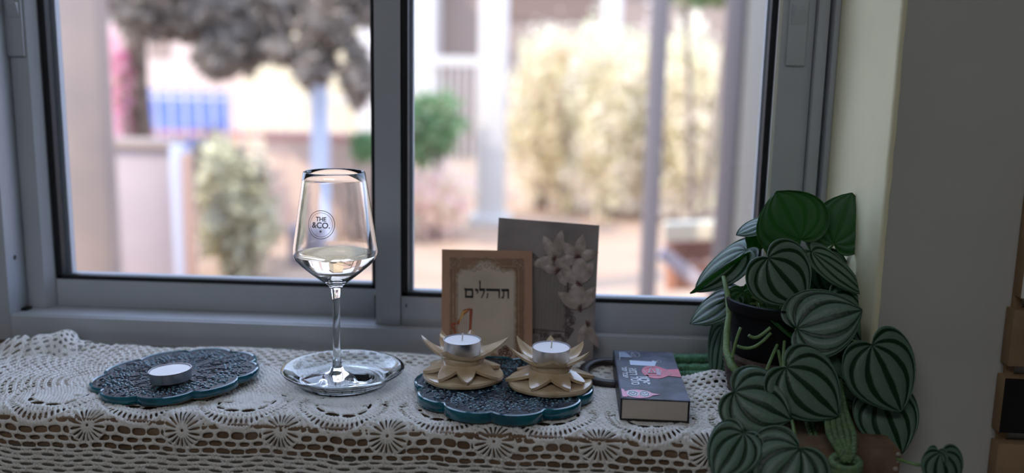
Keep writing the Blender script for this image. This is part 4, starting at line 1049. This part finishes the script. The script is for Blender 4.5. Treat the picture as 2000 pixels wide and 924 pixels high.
# ------------------------------------------------------------------ outdoors
GZ = -1.0
M_gnd = mat('pale_paving', srgb(180, 150, 126), 0.9, col2=srgb(168, 138, 114), scale=2.2)
b = MB(); b.box(-30, 30, OUT, 40, GZ-0.2, GZ); b.build('ground', M_gnd, kind='structure')
def span(x0, x1, y, Y): return atY(x0, y, Y).x, atY(x1, y, Y).x
def zat(x, y, Y): return atY(x, y, Y).z
def foliage(c, rad, n, size, seed, cols, flat=1.0):
    """leaf blades scattered through a lumpy crown"""
    rr = np.random.default_rng(seed); b = []
    d = rr.normal(size=(n, 3)); d /= np.linalg.norm(d, axis=1)[:, None]
    lump = 1+0.22*np.sin(d[:, 0]*5+seed)*np.cos(d[:, 2]*6+seed*2)+0.12*np.sin(d[:, 1]*11)
    q = (rr.random(n)**0.45)*lump
    p = d*q[:, None]*np.array(rad)+np.array(c)
    t = rr.normal(size=(n, 3)); t /= np.linalg.norm(t, axis=1)[:, None]; s_ = np.cross(t, rr.normal(size=(n, 3))); s_ /= np.linalg.norm(s_, axis=1)[:, None]
    sz = size*(0.6+0.8*rr.random(n))[:, None]
    v = np.stack([p-t*sz, p+s_*sz*0.45, p+t*sz, p-s_*sz*0.45], 1).reshape(-1, 3)
    f = np.arange(4*n).reshape(-1, 4)
    return v, f
def plant(nm, label, c, rad, n, size, seed, mats, cat='bush', stems=3, base=GZ, group=None, trunk=0.03):
    root = thing(nm, (c[0], c[1], base), label, cat, group)
    for k, m in enumerate(mats):
        v, f = foliage(c, rad, n//len(mats), size*(1-0.25*k), seed+k*13, None)
        me = bpy.data.meshes.new('foliage'); me.from_pydata((v-np.array([c[0], c[1], base])).tolist(), [], f.tolist()); me.materials.append(m)
        o = bpy.data.objects.new('foliage' if k == 0 else ('blossom' if 'bloss' in m.name else 'foliage'), me); COL.objects.link(o); o.parent = root; o['kind'] = 'stuff'
    rg = random.Random(seed)
    for k in range(stems):
        a = rg.uniform(0, 6.28); e = Vector((c[0]+rad[0]*0.5*math.cos(a), c[1]+rad[1]*0.5*math.sin(a), c[2]+rad[2]*0.3))
        s0 = Vector((c[0]+0.05*math.cos(a), c[1]+0.05*math.sin(a), base))
        b = MB(); b.tube(bez([s0, s0+Vector((0, 0, (c[2]-base)*0.5)), e-Vector((0, 0, 0.2)), e], 8), [trunk*(1-0.07*i) for i in range(9)], 7); b.build('branch', M_bark, root, smooth='all')
    return root
M_bark = mat('bark', srgb(150, 134, 120), 0.9, col2=srgb(92, 78, 68), scale=8, bump=0.5, bscale=20)
lf = lambda n_, r, g_, b_, t=0.35: mat(n_, srgb(r, g_, b_), 0.6, translucent=t)
Fy, Fp, Fg, Fd, Fk, Fo = lf('yellow_green_leaves', 240, 234, 196, .5), lf('pink_blossom', 242, 212, 206, .5), lf('fresh_green_leaves', 128, 160, 110), lf('dusty_dark_leaves', 142, 130, 118, 0.3), lf('rose_blossom', 236, 160, 196), lf('olive_leaves', 186, 180, 152)
Fc = lf('cream_blossom', 246, 234, 214, .5)
# flowering hedge bushes across the right pane
hx = [(1060, 8.0, 235), (1110, 7.9, 210), (1190, 7.4, 225), (1265, 7.9, 215), (1350, 7.4, 240), (1440, 7.8, 220)]
labs = ['pale yellow flowering bush outside, next to the white column', 'tall yellow-green bush outside, second from the white column', 'pink and yellow bush outside behind the upright booklets',
        'pale bush outside directly behind the grey post', 'cream flowering bush outside between the two posts', 'yellowish bush outside behind the dark post']
for k, (x, Y, yc) in enumerate(hx):
    c = atY(x, yc, Y); top = zat(x, 45+8*(k % 2), Y)
    rz = (top-GZ)/2; c.z = GZ+rz*1.0
    plant('flowering_bush', labs[k], (c.x, c.y, c.z), (0.38, 0.34, rz), 6400, 0.045, 20+k, [Fy, Fc, Fp] if k % 2 else [Fc, Fy, Fo], stems=4, group='flowering bushes')
# low bushes and plants
c = atY(838, 235, 6.6); plant('green_bush', 'green bush in front of the white railing', (c.x, c.y, c.z-0.05), (0.28, 0.3, 0.30), 2200, 0.05, 40, [Fg, Fg, Fo], stems=3)
c = atY(850, 330, 6.2); plant('rosy_shrub', 'low rosy shrub at the foot of the green bush', (c.x, c.y, GZ+0.30), (0.30, 0.3, 0.28), 1200, 0.04, 44, [Fp, Fy], stems=3)
c = atY(1385, -10, 5.5); plant('overhanging_tree', 'leafy green branch hanging in at the top right of the window', (c.x, c.y, c.z+0.1), (0.40, 0.3, 0.18), 1600, 0.05, 46, [Fg, Fo], 'tree', stems=2)
# posts
M_post = mat('grey_post_paint', srgb(112, 106, 108), 0.7); M_post2 = mat('dark_post_paint', srgb(92, 86, 88), 0.7); M_wht2 = mat('white_stucco', srgb(205, 198, 190), 0.8)
def post(nm, label, x0, x1, yr, Y, m, z1=2.6, th=0.08, cat='post'):
    a, c_ = span(x0, x1, yr, Y); root = thing(nm, ((a+c_)/2, Y, GZ), label, cat)
    b = MB(); b.rbox(((a+c_)/2, Y+th/2, (GZ+z1)/2), (c_-a, 0, 0), (0, th, 0), (0, 0, z1-GZ), 0.008); b.build('shaft', m, root, smooth=True)
    b = MB(); b.rbox(((a+c_)/2, Y+th/2, GZ+0.04), ((c_-a)*1.5, 0, 0), (0, th*1.5, 0), (0, 0, 0.08), 0.01); b.build('footing', m, root, smooth=True)
    return root
post('grey_post', 'grey square post outside, in the middle of the right pane', 1262, 1294, 300, 2.6, M_post)
post('dark_post', 'dark grey post outside near the right edge of the pane', 1408, 1436, 300, 2.5, M_post2)
a, c_ = span(1448, 1546, 300, 2.45); b = MB(); b.rbox(((a+c_)/2, 2.55, 0.8), (c_-a, 0, 0), (0, 0.10, 0), (0, 0, 3.6), 0.01)
tag(b.build('grey_screen', mat('grey_screen_paint', srgb(118, 116, 112), 0.7), smooth=True), 'grey screen wall outside right of the dark post', 'screen')
post('white_column', 'broad white column outside in the left third of the right pane', 934, 988, 150, 6.9, M_wht2, th=0.25, cat='column')
post('white_post', 'slim white post outside behind the hedge', 1176, 1214, 60, 9.4, M_wht2, th=0.15)
# terrace balustrade by the posts
tr_ = thing('terrace_rail', atY(1340, 520, 2.75), 'low wooden terrace rail outside, cream top rail and slanting brace', 'railing')
def bar(p, q, w_, h_, m, nm):
    p, q = Vector(p), Vector(q); d = q-p; b = MB(); X = d.normalized(); Y = Vector((0, 1, 0)); Zv = X.cross(Y).normalized()
    b.rbox((p+q)/2, d, Y*w_, Zv*h_, 0.004); b.build(nm, m, tr_, smooth=True)
bar(atY(1297, 452, 2.75), atY(1420, 448, 2.75), 0.06, 0.075, mat('cream_rail', srgb(236, 222, 196), 0.7), 'top_rail')
bar(atY(1299, 492, 2.80), atY(1425, 486, 2.80), 0.03, 0.085, mat('brown_board', srgb(150, 112, 98), 0.8), 'board')
bar(atY(1299, 542, 2.80), atY(1425, 536, 2.80), 0.03, 0.11, mat('terracotta_board', srgb(196, 142, 116), 0.8), 'board')
bar(atY(1290, 492, 2.72), atY(1440, 606, 2.72), 0.04, 0.055, mat('lavender_brace', srgb(196, 184, 190), 0.7), 'brace')
# white railing with balusters
Yr = 8.4; a, c_ = span(796, 936, 120, Yr); rl = thing('white_railing', ((a+c_)/2, Yr, GZ), 'white metal railing with thin balusters left of the white column', 'railing')
z1 = zat(860, 112, Yr)
b = MB(); b.rbox(((a+c_)/2, Yr, z1-0.04), (c_-a, 0, 0), (0, 0.06, 0), (0, 0, 0.10), 0.01); b.build('top_rail', M_wht2, rl)
b = MB(); b.rbox(((a+c_)/2, Yr, GZ+0.15), (c_-a, 0, 0), (0, 0.05, 0), (0, 0, 0.05), 0.01); b.build('bottom_rail', M_wht2, rl)
k = 0; x = a+0.03; first = None
while x < c_:
    if first is None:
        b = MB(); b.rbox((x, Yr, (z1+GZ)/2), (0.022, 0, 0), (0, 0.022, 0), (0, 0, z1-GZ-0.1), 0.003, 1); first = b.build('baluster', M_wht2, rl)
    else:
        o = first.copy(); COL.objects.link(o); o.location.x = first.location.x+(x-a-0.03)
    x += 0.075
# houses behind
def house(nm, label, x0, x1, y0, Y, depth, m, roof=None, wins=(), wm=None):
    a, c_ = span(x0, x1, 60, Y); zt = zat((x0+x1)/2, y0, Y); root = thing(nm, ((a+c_)/2, Y, GZ), label, 'building')
    b = MB(); b.box(a, c_, Y, Y+depth, GZ, zt); b.build('wall', m, root)
    if roof:
        b = MB(); b.hexa([(a-.2, Y-.3, zt), (c_+.2, Y-.3, zt), (c_+.2, Y+depth+.3, zt), (a-.2, Y+depth+.3, zt), (a-.2, Y-.3, zt+.12), (c_+.2, Y-.3, zt+.12), (c_+.2, Y+depth+.3, zt+.5), (a-.2, Y+depth+.3, zt+.5)]); b.build('roof', roof, root)
    for (wx0, wx1, wy0, wy1) in wins:
        q0, q1 = span(wx0, wx1, wy0, Y); t0, t1 = zat(wx0, wy1, Y), zat(wx0, wy0, Y)
        b = MB(); b.box(q0, q1, Y-0.04, Y+0.02, t0, t1); b.build('window', wm or M_post2, root)
    return root
M_beige = mat('beige_stucco', srgb(180, 162, 148), 0.9); M_brn = mat('taupe_stucco', srgb(150, 132, 120), 0.9); M_crm = mat('cream_stucco', srgb(214, 200, 168), 0.9); M_pinkw = mat('pale_pink_stucco', srgb(206, 186, 176), 0.9)
M_roof = mat('brown_roof', srgb(124, 104, 92), 0.9)
house('taupe_house', 'taupe house behind the white railing', 845, 1500, -60, 13.5, 4, M_brn, M_roof, [(990, 1165, -60, 38)], M_roof)
house('white_house', 'bright white house at the left edge of the right pane', 700, 846, -70, 12.5, 0.9, M_wht2, None, [(740, 770, 20, 60)], M_beige)
house('cream_house', 'cream house at the top of the left pane, right of the tree', 470, 700, -640, 15.0, 5, M_crm, M_roof, [(600, 640, -10, 30), (540, 565, 40, 85)], M_brn)
house('pink_house', 'pale pink house far behind the blue fence panel', 60, 470, -460, 16.5, 5, M_pinkw, M_roof, [(290, 330, 60, 110), (390, 425, 60, 110)], M_brn)
# left pane: pillar, walls, fence, tarp, tree
a, c_ = span(60, 205, 300, 3.0); pr = thing('masonry_pillar', ((a+c_)/2, 3.1, GZ), 'wide taupe pillar outside at the far left of the left pane', 'pillar')
b = MB(); b.rbox(((a+c_)/2, 3.06, 0.9), (c_-a, 0, 0), (0, 0.12, 0), (0, 0, 3.8), 0.02); b.build('shaft', mat('taupe_render', srgb(150, 132, 120), 0.9, col2=srgb(136, 122, 114), scale=3), pr, smooth=True)
b = MB(); b.rbox(((a+c_)/2, 3.06, GZ+0.1), (c_-a+0.04, 0, 0), (0, 0.16, 0), (0, 0, 0.2), 0.01); b.build('plinth', M_brn, pr, smooth=True)
def lowwall(nm, label, x0, x1, ytop, Y, m, cap=None, th=0.18, cat='wall'):
    a, c_ = span(x0, x1, 400, Y); zt = zat((x0+x1)/2, ytop, Y); root = thing(nm, ((a+c_)/2, Y, GZ), label, cat)
    b = MB(); b.rbox(((a+c_)/2, Y+th/2, (GZ+zt)/2), (c_-a, 0, 0), (0, th, 0), (0, 0, zt-GZ), 0.01); b.build('wall_body', m, root, smooth=True)
    if cap:
        b = MB(); b.rbox(((a+c_)/2, Y+th/2, zt+0.02), (c_-a+0.04, 0, 0), (0, th+0.06, 0), (0, 0, 0.05), 0.008); b.build('coping', cap, root, smooth=True)
    return root
lowwall('garden_wall', 'low mauve-grey garden wall right of the wide pillar', 212, 338, 290, 4.0, mat('mauve_render', srgb(172, 156, 152), 0.9, col2=srgb(160, 146, 146), scale=2), M_brn)
post('pale_blue_post', 'pale blue-grey post at the end of the mauve garden wall', 336, 356, 420, 3.9, mat('blue_grey_paint', srgb(186, 190, 204), 0.7), z1=zat(345, 285, 3.9), th=0.1)
post('brown_post', 'thin rust-brown post beside the mottled bush', 358, 374, 420, 3.85, mat('rust_paint', srgb(176, 142, 124), 0.8), z1=zat(365, 300, 3.85), th=0.06)
lowwall('peach_wall', 'low peach wall behind the wine glass', 520, 760, 272, 6.2, mat('peach_render', srgb(204, 178, 160), 0.9), mat('red_coping', srgb(196, 146, 134), 0.8))
c = atY(462, 400, 4.6); plant('mottled_bush', 'mottled olive bush left of the wine glass', (c.x, c.y, (GZ+zat(462, 285, 4.6))/2), (0.24, 0.25, (zat(462, 285, 4.6)-GZ)/2), 3000, 0.05, 60, [Fo, Fy, Fd], stems=4)
c = atY(420, 330, 4.9); plant('dusty_shrub', 'grey-green shrub behind the mottled bush', (c.x, c.y, zat(420, 345, 4.9)), (0.20, 0.2, 0.28), 1500, 0.04, 62, [Fd, Fo], stems=3)
a, c_ = span(562, 618, 500, 5.0); b = MB(); b.rbox(((a+c_)/2, 5.1, (GZ+zat(590, 445, 5.0))/2), (c_-a, 0, 0), (0, 0.2, 0), (0, 0, zat(590, 445, 5.0)-GZ), 0.02)
tag(b.build('utility_box', mat('grey_box_paint', srgb(150, 142, 150), 0.6), smooth=True), 'small grey utility box seen through the left side of the wine glass', 'box')
# blue panel behind pickets, rusty rail
Yf = 7.2; fx0, fx1 = span(214, 730, 200, Yf); zr = zat(400, 262, Yf); ztp = zat(400, 178, Yf)
fn = thing('picket_fence', ((fx0+fx1)/2, Yf, GZ), 'white picket fence on a rust-coloured rail across the left pane', 'fence')
b = MB(); b.rbox(((fx0+fx1)/2, Yf+0.03, zr), (fx1-fx0, 0, 0), (0, 0.05, 0), (0, 0, 0.055), 0.006); b.build('rail', mat('rusty_rail', srgb(190, 128, 118), 0.8), fn)
b = MB(); b.rbox(((fx0+fx1)/2, Yf+0.03, ztp-0.06), (fx1-fx0, 0, 0), (0, 0.04, 0), (0, 0, 0.03), 0.006); b.build('rail', M_wht2, fn)
first = None; x = fx0+0.05
while x < fx1:
    if first is None:
        b = MB(); b.rbox((x, Yf, (ztp+GZ)/2), (0.024, 0, 0), (0, 0.02, 0), (0, 0, ztp-GZ), 0.004, 1); first = b.build('picket', M_wht2, fn)
    else:
        o = first.copy(); COL.objects.link(o); o.location.x = first.location.x+(x-fx0-0.05)
    x += 0.13
lowwall('blue_panel', 'bright blue panel behind the picket fence', 246, 456, 176, 7.7, mat('blue_paint', srgb(70, 98, 180), 0.6, col2=srgb(98, 122, 190), scale=3), None, 0.03, 'panel')
lowwall('stone_base_wall', 'pale low wall under the picket fence', 205, 560, 300, 7.0, M_beige, None, 0.1)
post('pale_blue_upright', 'pale blue upright above the wine glass rim', 606, 640, 250, 6.0, mat('pale_blue_paint', srgb(206, 216, 236), 0.7), z1=zat(620, 150, 6.0), th=0.05)
c = atY(228, 90, 5.6); plant('rose_bush', 'pink blossoming climber beside the wide pillar', (c.x, c.y, zat(230, 170, 5.6)), (0.10, 0.15, 0.42), 1300, 0.03, 70, [Fk, Fp, Fc], stems=2)
c = atY(712, 288, 5.95); plant('small_green_shrub', 'small green shrub just left of the middle stile', (c.x, c.y, c.z), (0.10, 0.1, 0.12), 400, 0.04, 72, [Fg], stems=2)
# dark olive tree, boughs hanging over the left pane
tc_ = atY(420, 60, 5.4)
ot = thing('olive_tree', (tc_.x-0.1, 5.6, GZ), 'dusty dark tree whose boughs hang over the left pane', 'tree')
boughs = [(330, -10, .34, .20), (395, 35, .32, .20), (470, 70, .26, .26), (520, 10, .30, .22), (430, 110, .16, .16), (610, 130, .14, .14), (640, 60, .20, .16), (690, -10, .25, .22), (290, 40, .18, .14), (560, 100, .12, .10), (700, 150, .10, .22), (250, -30, .25, .2)]
for k, (x, y, rx, rz) in enumerate(boughs):
    c = atY(x, y, 5.3+0.12*(k % 4)); v, f = foliage((c.x, c.y, c.z), (rx, 0.25, rz), int(1300*rx*rz/0.06)+150, 0.05, 80+k, None)
    me = bpy.data.meshes.new('foliage'); me.from_pydata((v-np.array(ot.location)).tolist(), [], f.tolist()); me.materials.append(Fd)
    o = bpy.data.objects.new('foliage', me); COL.objects.link(o); o.parent = ot; o['kind'] = 'stuff'
    e = Vector((c.x, c.y, c.z)); s0 = Vector((ot.location.x-0.6, 5.75, 1.5))
    b = MB(); b.tube(bez([s0, s0+Vector((0, 0, 0.4)), e+Vector((0, 0, .35)), e], 8), [0.035*(1-.09*i) for i in range(9)], 7); b.build('branch', M_bark, ot, smooth='all')
b = MB(); b.tube([(ot.location.x-0.6, 5.75, GZ), (ot.location.x-0.64, 5.75, 0.2), (ot.location.x-0.6, 5.75, 1.5), (ot.location.x-0.5, 5.75, 2.2)], [.10, .08, .07, .05], 12); b.build('trunk', M_bark, ot, smooth='all')
